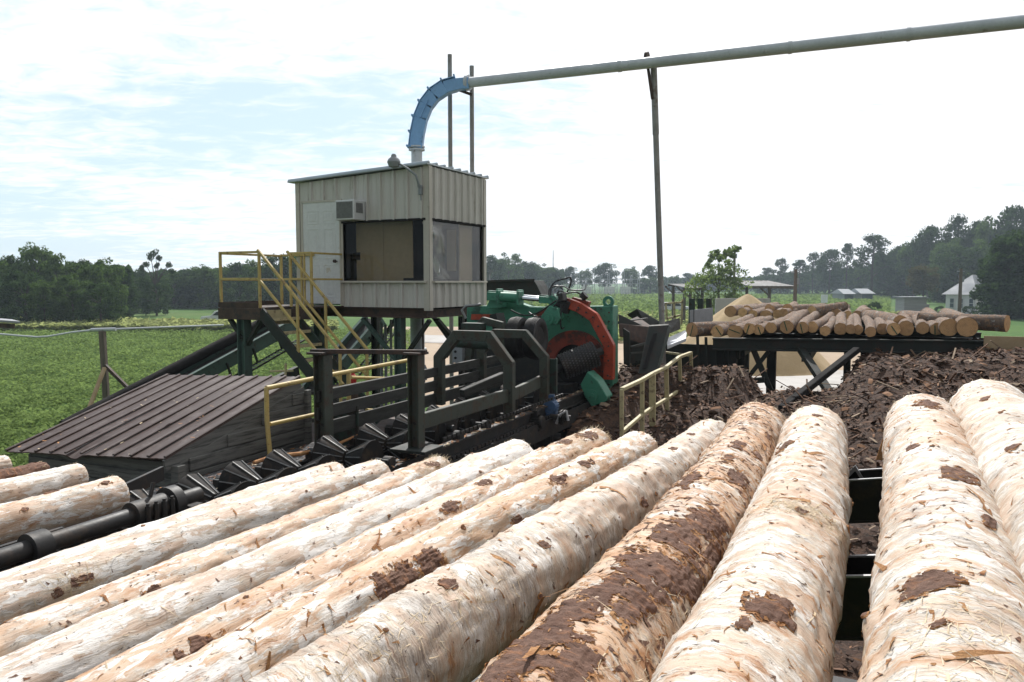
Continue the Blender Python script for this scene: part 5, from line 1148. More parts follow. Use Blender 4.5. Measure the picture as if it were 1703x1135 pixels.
for i, (x, y, d) in enumerate(FRONT):
    u = 15.45 + .35 * RND(); p = PU(X8(x), Y8(y), u); r = d / 2.921 / F * p.y / 2
    dd = D + P * uni(-.03, .03) + Z * uni(-.004, .02)
    if i == 0: dd = D - P * .55; 
    o = pinelog(p, dd, uni(4.4, 5.2) if i else 3.2, r, i * 1.7)
    lab = 'barky pine log, ' + (ORD[i] + ' from the left in the front row of the bunk') if i not in (0, 19, 20) else {0: 'barky pine log lying askew at the left end of the bunk', 19: 'very thick pine log with a dark grey sawn end, near the right of the bunk', 20: 'thickest pine log with an orange sawn end, near the right of the bunk'}[i]
    tag(o, lab, 'log', 'pine logs on the bunk')
    if i in (0, 1, 2, 3, 4, 6, 7, 15, 18):
        b = MB(); a = uni(.9, 2.4) if i != 2 else .35; R3 = o.matrix_world.to_3x3(); q = V((0, cos(a), sin(a))) * r * .75
        b.obox(p + R3 @ V((-.011, 0, 0)), R3 @ q, R3 @ V((0, -sin(a), cos(a))) * .009, R3 @ V((.002, 0, 0))); mk = b.build('paint_mark', G['paintmark'], None, loc=(0, 0, 0)); mk.parent = o; mk.matrix_parent_inverse = o.matrix_world.inverted()
for i, (x, y, d) in enumerate(SECOND):
    u = 21.4 + .5 * RND(); p = PU(X8(x), Y8(y), u); r = d / 2.921 / F * p.y / 2
    o = pinelog(p, D + P * uni(-.05, .05) + Z * uni(-.0, .01), uni(4.2, 5), r, 50 + i * 1.3)
    tag(o, 'thin pine log, ' + ORD[i] + ' from the left in the back row of the bunk', 'log', 'pine logs on the bunk')
# odd logs
p = PU(X8(1622), Y8(282), 16.1); tag(pinelog(p, P * .9 + D * .45, 1.5, .150, 91), 'pine log lying crosswise at the right end of the bunk, sawn end outward', 'log', 'pine logs on the bunk')
p = PU(X8(668), Y8(226), 21.2); tag(pinelog(p, -P * .55 + D * .8 + Z * .06, 1.3, .14, 92), 'short pine log tipped on top of the back row', 'log', 'pine logs on the bunk')
for i, (x, y, r) in enumerate(((470, 222, .15), (560, 216, .14), (360, 222, .15))):
    p = PU(X8(x), Y8(y), 22.6); tag(pinelog(p, D + P * uni(-.5, .2), 3.5, r, 95 + i), ('middle', 'right one', 'left one')[i] + ' of three pine logs heaped on the left part of the back row', 'log', 'pine logs on the bunk')
for i, x in enumerate((1095, 1310)):
    p = PU(X8(x), Y8(282), 17.0); tag(pinelog(p, D + P * .22 + Z * .012, 2.6, .14, 99 + i), ('splintered pine log lying over the front row right of its middle', 'pine log wedged over the front row just left of the two thickest ends')[i], 'log', 'pine logs on the bunk')
# ------------------------------------------------------------------ bark heap
def sm(a, b, x): t = min(max((x - a) / (b - a), 0), 1); return t * t * (3 - 2 * t)
def heap(u, v):
    h = -2.45 + .18 * sm(5, 9, u) - .22 * sm(.9, 1.8, v) * sm(8, 10, u)
    right = 1.08 * sm(8.0, 15.5, u) * sm(1.0, -.45, v); far_left = 1.05 * sm(12.0, 15.0, u) * sm(1.15, 1.9, v)
    left = .85 * sm(9.5, 13.0, u) * sm(2.9, 3.5, v)
    mid = .46 * sm(9, 14.5, u)
    h += max(right, left, mid, far_left)
    h += .20 * mn.noise(V((u * .7, v * .7, 3))) + .09 * mn.noise(V((u * 2.1, v * 2.1, 5))) + .04 * mn.noise(V((u * 5.5, v * 5.5, 5)))
    back = max(0, u - (14.4 + 2.6 * sm(.6, -.5, v))); h -= back * .8
    side = max(0, -v - 4.5); h -= side * .8
    edge = max(0, 4.9 - u); h -= edge * 1.2
    return max(h, -5.05)
b = MB(); us = np.arange(3.9, 22.5, .13); vs_ = np.arange(-8.5, 3.95, .13)
vv = [M(u, v, heap(u, v)) for u in us for v in vs_]; nv = len(vs_)
b.add(vv, [(i * nv + j, (i + 1) * nv + j, (i + 1) * nv + j + 1, i * nv + j + 1) for i in range(len(us) - 1) for j in range(nv - 1)])
MT['mulch'] = pbr('bark_mulch', (.085, .044, .027), (.115, .062, .038), 6, .95, 0, (.035, .021, .015), .54, 14, bump=1, bd=.05); G['mulch'] = MT['mulch']
b.build('bark_heap', G['mulch'], None, smooth=True, label='broad dark heap of loose bark piled under the log bunk', cat='bark heap', kind='stuff')
cols = []
def chipmat(name, c): return pbr(name, c, tuple(x * .7 for x in c), 9, .9, bump=.3)
CH = [chipmat('bark_chip_dark', (.075, .040, .027)), chipmat('bark_chip_brown', (.15, .078, .045)), chipmat('bark_chip_orange', (.25, .125, .062)), chipmat('bark_chip_pale', (.30, .22, .15))]
b = MB(); rr = random.Random(12)
for i in range(38000):
    u = 5 + 12 * rr.random() ** .9; v = rr.uniform(-6.5, 3.9)
    p = M(u, v, heap(u, v) + rr.uniform(0, .035)); a = rr.uniform(0, 6.3); l = rr.choice((.010, .014, .018, .024, .03, .04, .07)) * rr.uniform(.7, 1.4); w = l * rr.uniform(.18, .5); ti = rr.gauss(0, .35); ro = rr.gauss(0, .5)
    x = V((cos(a), sin(a), ti)).normalized() * l; y = V((-sin(a), cos(a), ro)).normalized() * w; n = x.cross(y).normalized(); n = n if n.z > 0 else -n
    b.m = rr.choice((0, 0, 0, 1, 1, 2)) if rr.random() > .06 else 3
    b.add([p - x - y * .6, p + x * .9 - y, p + x + y * .5, p - x * .8 + y, p - y * 1.0 + n * w * .3, p + y * 1.0 + n * w * .35], [(0, 4, 5, 3), (4, 1, 2, 5)])
for i in range(420):
    u = rr.uniform(8, 15.5); v = rr.uniform(-5, 3.5); p = M(u, v, heap(u, v) + .05); a = rr.uniform(0, 6.3); l = rr.uniform(.12, .4); b.m = rr.choice((0, 1, 1, 3)); b.bar(p, p + V((cos(a), sin(a), rr.uniform(-.2, .9))).normalized() * l, .025, .012)
b.build('bark_chips', CH, None, kind='stuff', label='loose bark chips and splinters strewn over the dark heap', cat='bark chips')
# ------------------------------------------------------------------ ground and far setting
def sheet(name, pts, mat, z, **kw):
    b = MB(); b.add([V((x, y, z)) for x, y in pts], [tuple(range(len(pts)))]); o = b.build(name, mat, loc=(0, 0, 0), **kw); return o
o = sheet('ground', [(-2600, -600), (2600, -600), (2600, 2600), (-2600, 2600)], G['ground'], 0, kind='structure')
def g(px, py): p = PZ(px, py, 0); return (p.x, p.y)
sheet('yard', [(0, 22), (30, 18), (34, 40), (24, 62), (6, 68), (-2, 88), (-15, 88), (-7.6, 45)], G['yard'], .02, kind='structure')
sheet('concrete_slab', [(9, 33), (26, 33), (26, 44), (9, 44)], G['concrete'], .05, kind='structure')
sheet('gravel_strip', [(-14, 66), (2, 62), (2, 70), (-14, 76)], G['concrete'], .05, kind='structure')
sheet('road', [(20, 112), (180, 138), (180, 144), (20, 117)], G['road'], .03, kind='structure')
# sawdust pile
b = MB(); c = PZ(1200, 596, 0); N = 40; K_ = 60; vs = []
def saw(r, a): 
    q = V((cos(a) * 2, sin(a) * 2, 1)); k = r / (5.0 + .5 * mn.noise(q)); return max(0, 4.35 * (1 - k ** 1.25)) * (1 + .05 * mn.noise(V((r * cos(a) * .5, r * sin(a) * .5, 4)))) - .02
for i in range(N + 1):
    for k in range(K_): a = 2 * pi * k / K_; r = 6.4 * i / N; vs.append(V((c.x + r * cos(a), 46 + r * sin(a), saw(r, a))))
b.add(vs, [(i * K_ + k, (i + 1) * K_ + k, (i + 1) * K_ + (k + 1) % K_, i * K_ + (k + 1) % K_) for i in range(N) for k in range(K_)]); b.build('sawdust_pile', G['sawdust'], None, smooth=True, label='tan cone of sawdust behind the log pile', cat='sawdust pile')
# field post with pipeline
fp = empty('field_post', V((PY(174, 660, 19).x, 19, 0)), 'dark timber post with two braces at the edge of the green field', 'post')
b = MB(); t0 = PY(170, 551, 19); b.bar(t0, V((t0.x + .08, 19, 0)), .13, .13, V((0, 1, 0))); b.build('shaft', G['oldwood'], fp, bevel=.01)
b = MB(); b.bar(PY(175, 608, 18.9), PY(217, 650, 18.9), .09, .07); b.bar(PY(217, 650, 18.9), PY(360, 795, 18.9), .09, .07); b.build('brace', G['rust'], fp)
b = MB(); b.bar(PY(174, 612, 18.8), PY(151, 672, 18.2), .07, .07); b.bar(PY(151, 672, 18.2), PY(104, 790, 17), .07, .07); b.build('brace', G['wood'], fp)
b = MB(); b.path([PY(-40, 555, 19), PY(0, 556, 19), PY(35, 559, 19), PY(62, 561, 19), (PY(80, 560, 19)), PY(120, 553, 19), PY(158, 549, 19), PY(250, 545.5, 19.5), PY(372, 541, 20)], .024, 8); b.lathe([(-.3, .03), (-.3, .045), (.3, .045), (.3, .03)], PY(172, 548.5, 19), V((1, 0, .03)), 10)
b.build('field_pipeline', G['galv'], None, smooth=True, label='thin sagging grey pipe running across the field on the timber post', cat='pipe')
le = empty('lean_to', V((-19, 26, 0)), 'corner of a rusty lean-to roof poking in at the photo edge over the field', 'lean-to')
b = MB(); b.box8([PY(-70, 531, 25), PY(34, 538, 25), PY(20, 534, 29), PY(-70, 527, 29)] + [p + Z * .06 for p in (PY(-70, 531, 25), PY(34, 538, 25), PY(20, 534, 29), PY(-70, 527, 29))]); b.build('roof', G['tinroof'], le)
b = MB(); b.bar(PY(-70, 537, 25.1), PY(24, 543, 25.1), .06, .14); p = PY(-55, 540, 25.3); b.bar(p, V((p.x, p.y, 0)), .15, .15, D); p = PY(-55, 540, 28.3); b.bar(p, V((p.x, p.y, 0)), .15, .15, D); b.build('frame', G['rust'], le)
# pole barn
def polebarn(x0, x1, y0, y1, Y, dep, lab, posts):
    ro = empty('pole_barn', V((PY((x0 + x1) / 2, y1, Y).x, Y, 0)), lab, 'open shed'); b = MB()
    a = PY(x0, y1, Y); c_ = PY(x1, y1, Y); h = PY(x1, y0, Y).z - c_.z; off = V((-.6, dep, h * .9)); n = 40; vs = []
    for j in (0, 1):
        for i in range(n + 1): p = a.lerp(c_, i / n) + off * j; vs.append(p + Z * (.03 if i % 4 == 0 else 0))
    b.add(vs, [(i, i + 1, n + 2 + i, n + 1 + i) for i in range(n)]); o = b.build('roof', G['tinroof'], ro); o.data.materials[0] = G['barnroof']; m = o.modifiers.new('s', 'SOLIDIFY'); m.thickness = .05
    b = MB(); b.bar(a - Z * .15, c_ - Z * .15, .1, .25); b.bar(a + off - Z * .15, c_ + off - Z * .15, .1, .25); b.build('eave_beam', G['oldwood'], ro)
    for px in posts:
        for k in (.05, .95):
            b = MB(); p = PY(px, y1, Y) + off * k; b.bar(p - Z * .2, V((p.x, p.y, 0)), .28, .28, V((0, 1, 0))); b.bar(p - Z * 1.1, p + V((-1.0, 0, -.2)), .15, .15); b.build('post', G['oldwood'], ro)
polebarn(1246, 1321, 466, 476, 84, 7, 'open pole barn with grey tin roof behind the log pile', (1282,))
polebarn(1142, 1174, 472, 479, 84, 7, 'grey tin roof half hidden behind the small sunlit tree', (1150, 1170))
# poles
def upole(px, yt, Y, lab, lean=0, arm=False):
    p = PY(px, yt, Y); ro = empty('utility_pole', V((p.x + lean, Y, 0)), lab, 'utility pole'); b = MB(); b.tube(V((p.x + lean, Y, 0)), p, .17, .13, 12); b.build('shaft', G['oldwood'], ro, smooth=True)
    b = MB(); b.tube(p + V((.16, -.1, -1.2)), p + V((.16, -.1, -.7)), .09, n=10); b.obox(p - Z * .25, V((.35, 0, 0)), V((0, .05, 0)), Z * .06); b.build('fitting', G['grey'], ro)
upole(1323.5, 448, 62, 'brown wooden pole at the end of the pole barn behind the logs'); upole(1598.5, 447, 70, 'wooden pole standing in front of the white house'); upole(1222, 412, 88, 'wooden pole rising behind the small sunlit tree')
b = MB(); p = PY(1371, 491, 100); b.obox(PY(1371, 497, 100), V((.42, 0, 0)), V((0, .03, 0)), Z * .52); b.bar(PY(1371, 503, 100.1), V((PY(1371, 503, 100.1).x, 100.1, 0)), .12, .12, D); b.build('white_sign', G['signwhite'], None, label='small white sign board in the field behind the log pile', cat='sign')
# white house
hs_ = empty('white_house', V((PY(1600, 520, 128).x, 128, 0)), 'white weatherboard house with a grey hipped tin roof at the photo edge', 'house')
A = PY(1572, 520, 128); B = PY(1622, 521, 124); A.z = 0; B.z = 0; fx = (B - A); W = fx.length; fx.normalize(); sx = V((-fx.y, fx.x, 0)); sx = sx if sx.x > 0 else -sx; hh = 3.15
S = V((.83, .55, 0)); LS = 13
def hp(t_, s, z): return A + fx * t_ + S * s + Z * z
b = MB(); b.box8([hp(0, 0, -.1), hp(W, 0, -.1), hp(W, LS, -.1), hp(0, LS, -.1), hp(0, 0, hh), hp(W, 0, hh), hp(W, LS, hh), hp(0, LS, hh)]); b.build('wall', G['white'], hs_)
b = MB(); e = .5; b.add([hp(-e, -e, hh - .1), hp(W + e, -e, hh - .1), hp(W + e, LS + e, hh - .1), hp(-e, LS + e, hh - .1), hp(W * .5, 3.4, hh + 3.1), hp(W * .5, LS - 2, hh + 3.1)], [(0, 1, 4), (1, 2, 5, 4), (2, 3, 5), (3, 0, 4, 5), (0, 3, 2, 1)]); b.build('roof', G['tinroof'], hs_)
for t_ in (.22, .52, .86):
    b = MB(); c = hp(W * t_, -.03, 1.65); b.obox(c, fx * .32, S * .04, Z * .75); w_ = b.build('window', G['blueglass'], hs_); b = MB()
    for (dx, dz, wx, wz) in ((-.36, 0, .05, .82), (.36, 0, .05, .82), (0, .79, .41, .05), (0, -.79, .41, .05), (0, 0, .33, .03)): b.obox(c + fx * dx + Z * dz - S * .02, fx * wx, S * .05, Z * wz)
    b.build('window_frame', G['white'], w_)
# little grey-white shed
s2 = empty('garden_shed', V((PY(1520, 523, 122).x, 122, 0)), 'small pale board shed with flat roof on the lawn beside the white house', 'shed')
a = PY(1503, 523, 122); c = PY(1540, 523, 122); h = PY(1503, 496, 122).z; w = (c.x - a.x)
b = MB(); b.obox(V(((a.x + c.x) / 2, 123.4, h / 2)), V((w / 2, 0, 0)), V((0, 1.4, 0)), Z * h / 2)
for k in range(12): b.obox(V(((a.x + c.x) / 2, 121.98, (k + .5) * h / 12)), V((w / 2 + .02, 0, 0)), V((0, .03, 0)), Z * h / 30)
b.build('wall', G['shedwhite'], s2); b = MB(); b.obox(V(((a.x + c.x) / 2 - .1, 123.4, h + .1)), V((w / 2 + .25, 0, 0)), V((0, 1.7, 0)), Z * .1); b.build('roof', G['tinroof'], s2)
b = MB(); b.obox(V(((a.x + c.x) / 2 + .55 * w, 123.6, .75)), V((.18 * w, 0, 0)), V((0, 1, 0)), Z * .75); b.obox(V(((a.x + c.x) / 2 + .55 * w, 123.6, 1.54)), V((.2 * w, 0, 0)), V((0, 1.1, 0)), Z * .04); b.build('side_box', G['shedwhite'], s2)
# distant houses
def farhouse(px, py, Y, w, h, lab, mat='white'):
    p = PY(px, py, Y); x = p.x; ro = empty('farm_house', V((x, Y, 0)), lab, 'house'); b = MB(); b.obox(V((x, Y, h / 2)), V((w / 2, 0, 0)), V((0, 4, 0)), Z * h / 2); b.build('wall', G[mat], ro)
    b = MB(); b.add([V((x - w / 2 - .5, Y - 4.5, h)), V((x + w / 2 + .5, Y - 4.5, h)), V((x + w / 2 + .5, Y + 4.5, h)), V((x - w / 2 - .5, Y + 4.5, h)), V((x - w / 2 - .3, Y, h + 1.3)), V((x + w / 2 + .3, Y, h + 1.3))], [(0, 1, 5, 4), (2, 3, 4, 5), (1, 2, 5), (3, 0, 4), (0, 3, 2, 1)]); b.build('roof', G['grey'], ro)
    for k in (-.3, 0, .3): b = MB(); b.obox(V((x + k * w, Y - 4.04, h * .55)), V((.5, 0, 0)), V((0, .05, 0)), Z * .7); b.build('window', G['blueglass'], ro)
farhouse(1402, 478, 215, 2.4, 1.9, 'far pale blue house between pines beyond the field, left of the pair', 'grey'); farhouse(1432, 478, 215, 3.0, 2.0, 'far white house with gabled roof beyond the field, right of the pair', 'shedwhite')
# vehicles
def car(px, Y, L, H, yaw, lab, cat, pickup=False, two=False):
    p = PY(px, 500, Y); o = V((p.x, Y, 0)); ro = empty('parked_' + cat.replace(' ', '_'), o, lab, cat); cx = V((cos(yaw), sin(yaw), 0)); cy = V((-sin(yaw), cos(yaw), 0)); w = .9
    f = lambda x, y, z: o + cx * x * L + cy * y + Z * z * H
    prof = [(-.5, .22), (-.5, .62), (-.46, .66), (-.42, .97), (-.38, 1.0), (.10, 1.0), (.16, .97), (.29, .66), (.48, .58), (.5, .5), (.5, .22)] if not pickup else [(-.5, .25), (-.5, .62), (-.12, .63), (-.10, .97), (.10, 1.0), (.16, .96), (.25, .65), (.48, .6), (.5, .5), (.5, .25)]
    b = MB(); b.prism([f(x, -w, z) for x, z in prof], cy * 2 * w); b.build('body', G['carwhite'], ro, bevel=.06)
    wp = [[(-.40, .68), (-.375, .93), (-.16, .93), (-.16, .68)], [(-.14, .68), (-.14, .93), (.09, .93), (.23, .68)]] if not pickup else [[(-.085, .68), (-.07, .92), (.09, .93), (.2, .68)]]
    for q in wp:
        b = MB(); b.prism([f(x, -w - .015, z) for x, z in q], cy * (2 * w + .03)); b.build('window', G['carglass'], ro)
    for x in (-.32, .32):
        for s in (-1, 1):
            b = MB(); c = f(x, s * w * .92, .2); b.lathe([(-.11, .12), (-.11, .36), (.11, .36), (.11, .12)], c, cy, 20); wh = b.build('wheel', G['rubber'], ro, smooth=True); b = MB(); b.lathe([(-.115, .03), (-.115, .2), (.115, .2), (.115, .03)], c, cy, 14); b.build('rim', G['steelgrey'], wh)
    return ro
car(1124, 126, 4.7, 1.8, radians(-12), 'white parked car behind the tall thin pipe post at the field edge', 'car'); car(373, 92, 5.2, 1.7, radians(170), 'small white pickup half hidden behind the cabin landing', 'pickup truck', True)
car(1122, 300, 4.5, 1.6, .3, 'tiny far white car at the end of the field, left of two', 'car'); car(1132, 300, 4.5, 1.6, .2, 'tiny far white car at the end of the field, right of two', 'car')
# substation and mast
ss = empty('substation', V((PY(1010, 485, 330).x, 330, 0)), 'far grey steel lattice substation in front of the distant trees', 'substation')
for k in range(9):
    x = PY(962 + k * 12.5, 480, 330).x; b = MB(); h = (9, 7, 11, 8, 9, 7, 10, 8, 9)[k]
    for s in (-.6, .6): b.bar(V((x + s, 330, 0)), V((x + s * .5, 330, h)), .22, .22, V((0, 1, 0)))
    for j in range(5): b.bar(V((x - .6, 330, h * j / 5)), V((x + .6, 330, h * (j + 1) / 5)), .14, .14, V((0, 1, 0)))
    if k < 8: x2 = PY(962 + (k + 1) * 12.5, 480, 330).x; b.bar(V((x, 330, 6.4)), V((x2, 330, 6.4)), .3, .3); b.bar(V((x, 330, 4.4)), V((x2, 330, 4.4)), .2, .2)
    b.build('lattice_bay', G['steelgrey'], ss)
for k, x in enumerate((975, 1013, 1040)): p = PY(x, 480, 328).x; b = MB(); b.obox(V((p, 328, 1.6)), V((2.0, 0, 0)), V((0, 1.5, 0)), Z * 1.6); b.tube(V((p - 1, 328, 3.2)), V((p - 1, 328, 4.2)), .2); b.tube(V((p + 1, 328, 3.2)), V((p + 1, 328, 4.2)), .2); b.build('transformer', G['white'], ss)
b = MB(); p = PY(920, 416, 380); b.tube(V((p.x, 380, 0)), p, .3, .15, 8); b.build('radio_mast', G['steelgrey'], None, label='thin far radio mast standing above the distant trees', cat='mast')
b = MB(); p = PY(990, 478, 300)
for k in range(30): q = PY(930 + k * 5, 484, 300); b.bar(V((q.x, 300, 0)), V((q.x, 300, 2.2)), .10, .10, V((0, 1, 0)))
q = PY(930, 484, 300); q2 = PY(1075, 484, 300); b.bar(V((q.x, 300, 2.1)), V((q2.x, 300, 2.1)), .1, .1); b.bar(V((q.x, 300, 1.0)), V((q2.x, 300, 1.0)), .1, .1); b.build('mesh_fence', G['steelgrey'], None, label='thin grey fence around the far substation', cat='fence')
# dark chute behind the debarker
b = MB(); b.prism([PY(808, 469, 21), PY(888, 467, 21), PY(893, 475, 21), (PY(905, 500, 21)), PY(808, 500, 21)], V((.3, 1.0, 0))); b.bar(PY(800, 469, 20.9), PY(889, 466, 20.9), .1, .07); b.build('hopper', G['darkgreen'], None, bevel=.01, label='dark green steel hopper behind the debarking machine and cabin', cat='hopper')
b = MB(); p = PY(815, 452, 22); b.bar(PY(813, 500, 22), PY(813, 455, 22), .06, .06, D); b.bar(PY(813, 455, 22), PY(818, 450, 22), .08, .08); b.build('work_light', G['grey'], None, label='small grey lamp on a stem by the cabin corner and dark hopper', cat='lamp')
for i, (x, y, w_) in enumerate(((1262, 503, 1.2), (1200, 505, .7))):
    pass
b = MB(); b.obox(PY(1235, 500, 75) - Z * 1.5, V((2.6, 0, 0)), V((0, .2, 0)), Z * 1.7); b.build('low_wall', G['concrete'], None, label='low grey block wall under the pole barn', cat='wall')
# ------------------------------------------------------------------ trees
def quads(cent, size, rng, flat=.0):
    n = len(cent); nrm = rng.normal(size=(n, 3)); nrm[:, 2] = np.abs(nrm[:, 2]) + flat; nrm /= np.linalg.norm(nrm, axis=1)[:, None]
    t = np.cross(nrm, rng.normal(size=(n, 3))); t /= np.linalg.norm(t, axis=1)[:, None]; w = np.cross(nrm, t)
    s = size * rng.uniform(.6, 1.35, (n, 1)); asp = rng.uniform(.45, .8, (n, 1))
    p = np.stack([cent - t * s, cent - w * s * asp + t * s * .1, cent + t * s, cent + w * s * asp * rng.uniform(.5, 1, (n, 1))], 1)
    return p.reshape(-1, 3)
def leafmesh(name, pts, mat):
    n = len(pts) // 4; me = bpy.data.meshes.new(name); me.vertices.add(n * 4); me.vertices.foreach_set('co', pts.astype(np.float32).ravel()); me.loops.add(n * 4); me.loops.foreach_set('vertex_index', np.arange(n * 4, dtype=np.int32)); me.polygons.add(n); me.polygons.foreach_set('loop_start', np.arange(0, n * 4, 4, dtype=np.int32)); me.materials.append(mat); me.update(calc_edges=True); me.validate(); return me
def crown(kind, seed, mat):
    rng = np.random.default_rng(seed); cl = []
    if kind == 'broad':
        for _ in range(60):
            d = rng.normal(size=3); d /= np.linalg.norm(d); r = rng.uniform(.45, 1) ** .6; cl.append((d[0] * .36 * r, d[1] * .36 * r, .60 + d[2] * .36 * r, rng.uniform(.07, .13)))
        nl, sz = 90, .024
    elif kind == 'edge':
        for _ in range(95):
            z = rng.uniform(.03, .95); a = rng.uniform(0, 6.28); rmax = .40 * (1 - max(0, (z - .45) / .55) ** 2) ** .5 * (.75 + .25 * min(1, z / .2)); r = rmax * rng.uniform(.3, 1) ** .5; cl.append((cos(a) * r, sin(a) * r, z, rng.uniform(.06, .12)))
        nl, sz = 75, .022
    elif kind == 'yew':
        for _ in range(190):
            z = rng.uniform(.03, .95); a = rng.uniform(0, 6.28); rmax = .42 * (1 - max(0, (z - .4) / .6) ** 2) ** .5 * (.8 + .2 * min(1, z / .2)); r = rmax * rng.uniform(.3, 1) ** .5; cl.append((cos(a) * r, sin(a) * r, z, rng.uniform(.05, .10)))
        nl, sz = 85, .022
    elif kind == 'pine':
        for _ in range(42):
            z = rng.uniform(.42, .98); a = rng.uniform(0, 6.28); rmax = .26 * min(1, (1.02 - z) / .3) ** .6; r = rmax * rng.uniform(.2, 1) ** .6; cl.append((cos(a) * r, sin(a) * r, z, rng.uniform(.045, .085)))
        nl, sz = 80, .018
    elif kind == 'tuft':
        for x, y, z, q in ((-.25, 0, .80, .10), (-.12, .1, .90, .12), (.02, 0, .96, .10), (.10, .05, .90, .08), (-.34, 0, .72, .08), (.34, 0, .78, .09), (.42, .02, .70, .08), (-.02, .1, .78, .07)): cl += [(x + rng.uniform(-.05, .05), y + rng.uniform(-.08, .08), z + rng.uniform(-.03, .03), q * .6) for _ in range(3)]
        for _ in range(70):
            z = rng.uniform(.05, .56); a = rng.uniform(0, 6.28); r = .42 * rng.uniform(.3, 1) ** .5 * (.6 + .4 * sin(z * 4)); cl.append((cos(a) * r, sin(a) * r, z, rng.uniform(.06, .10)))
        nl, sz = 60, .020
    elif kind == 'sparse':
        for _ in range(66):
            z = rng.uniform(.12, .74); a = rng.uniform(0, 6.28); r = .46 * rng.uniform(.1, 1) ** .5 * (1 - .5 * max(0, z - .4)); cl.append((cos(a) * r, sin(a) * r, z, rng.uniform(.06, .11)))
        for _ in range(44):
            a = rng.uniform(0, 6.28); z = rng.uniform(.6, .98); r = .34 * rng.uniform(.2, 1); x = cos(a) * r * .8; cl.append((x + (.12 if z > .85 else 0), sin(a) * r, z - .5 * max(0, abs(x) - .15), rng.uniform(.03, .06)))
        nl, sz = 60, .019
    elif kind == 'bush':
        for _ in range(40):
            d = rng.normal(size=3); d /= np.linalg.norm(d); cl.append((d[0] * .5, d[1] * .5, .45 + d[2] * .42, rng.uniform(.10, .18)))
        nl, sz = 70, .04
    pts = []
    for (x, y, z, q) in cl:
        k = rng.normal(size=(nl, 3)); k /= np.linalg.norm(k, axis=1)[:, None]; k *= rng.uniform(.25, 1.0, (nl, 1)) ** .5; k *= q * np.array([1.15, 1.15, .75]); pts.append(k + np.array([x, y, z]))
    P_ = np.concatenate(pts); P_[:, 2] = np.maximum(P_[:, 2], .01)
    me = leafmesh('crown', quads(P_, sz, rng, .3), mat)
    b = MB(); tk = .022 if kind != 'pine' else .016; h = .55 if kind in ('broad', 'edge') else .9 if kind == 'pine' else .5
    pt = [V((0, 0, -.01)), V((.01, .0, h * .5)), V((-.005, .01, h))]; b.path(pt, [tk * 1.3, tk, tk * .6], 8)
    rs = random.Random(seed)
    for (x, y, z, q) in rs.sample(cl, min(14, len(cl))):
        s0 = V((0, 0, max(.08, min(h, z - .12)))); e0 = V((x, y, z)); b.path([s0, s0.lerp(e0, .5) + Z * .02, e0], [tk * .45, tk * .3, tk * .12], 5, False)
    if kind == 'tuft':
        for x, y, z, q in cl[:24:3]: b.path([V((0, 0, .45)), V((x * .4, y * .4, .62)), V((x, y, z))], [tk * .6, tk * .4, tk * .15], 5, False)
    m2 = bpy.data.meshes.new('trunk'); m2.from_pydata([tuple(p) for p in b.v], [], b.f); m2.materials.append(G['trunk']); m2.update()
    return me, m2
TV = {'edge0': crown('edge', 1, G['leaf']), 'edge1': crown('edge', 2, G['leafdark']), 'edge2': crown('edge', 3, G['leaf']), 'broad0': crown('broad', 4, G['leafdark']), 'broad1': crown('broad', 5, G['leaf']), 'pine0': crown('pine', 6, G['needle']), 'pine1': crown('pine', 7, G['needle']), 'tuft': crown('tuft', 8, G['leafdark']), 'sparse': crown('sparse', 9, G['leafpale']), 'tan': crown('broad', 10, G['leaftan']), 'bush': crown('bush', 11, G['leafdark']), 'yew': crown('yew', 12, G['leafdark'])}
rt = random.Random(3)
def tree(kind, px, ytop, wpx, Y, lab, group, name='tree', cat='tree'):
    p = PY(px, ytop, Y); h = p.z; w = wpx / F * Y
    ref = {'edge': .84, 'broad': .86, 'pine': .62, 'tuft': .98, 'sparse': .95, 'tan': .86, 'bush': 1.2, 'yew': .84}[kind.rstrip('012')]
    ro = empty(name, V((p.x, Y, 0)), lab, cat, group); ro.rotation_euler = (0, 0, 0 if kind in ('tuft', 'sparse') else rt.uniform(0, 6.28)); k = w / ref; ro.scale = (k, k, h)
    for nm, me in zip(('crown', 'trunk'), TV[kind]):
        if nm == 'trunk' and kind == 'bush': continue
        o = bpy.data.objects.new(nm, me); COL.objects.link(o); setparent(o, ro)
def row(lst, group, base, phrase):
    lst = sorted(lst, key=lambda q: q[1])
    for i, (k, px, yt, w, Y) in enumerate(lst):
        tree(k, px, yt, w, Y, base[k.rstrip('012')] + ', ' + ORD[i] + ' from left ' + phrase, group, 'pine_tree' if k.startswith('pine') else 'broadleaf_tree')
BL = {'edge': 'bushy leafy tree', 'broad': 'round-crowned tree', 'pine': 'tall bare-stemmed pine', 'tuft': 'half-dead tree with tufted bare limbs', 'tan': 'tan leaved tree', 'yew': 'very dark dense tree'}
row([('edge0', -12, 432, 66, 93), ('edge1', 22, 424, 60, 98), ('edge2', 57, 407, 74, 96), ('edge0', 98, 421, 66, 95), ('edge1', 130, 431, 56, 98), ('edge2', 150, 438, 60, 90), ('edge0', 176, 428, 62, 94), ('edge1', 200, 440, 44, 100), ('edge0', 118, 455, 70, 84), ('edge1', 40, 450, 80, 84), ('edge2', 72, 468, 66, 82), ('edge1', 165, 470, 64, 82)], 'trees of the near wood edge', BL, 'in the near wood edge beyond the field')
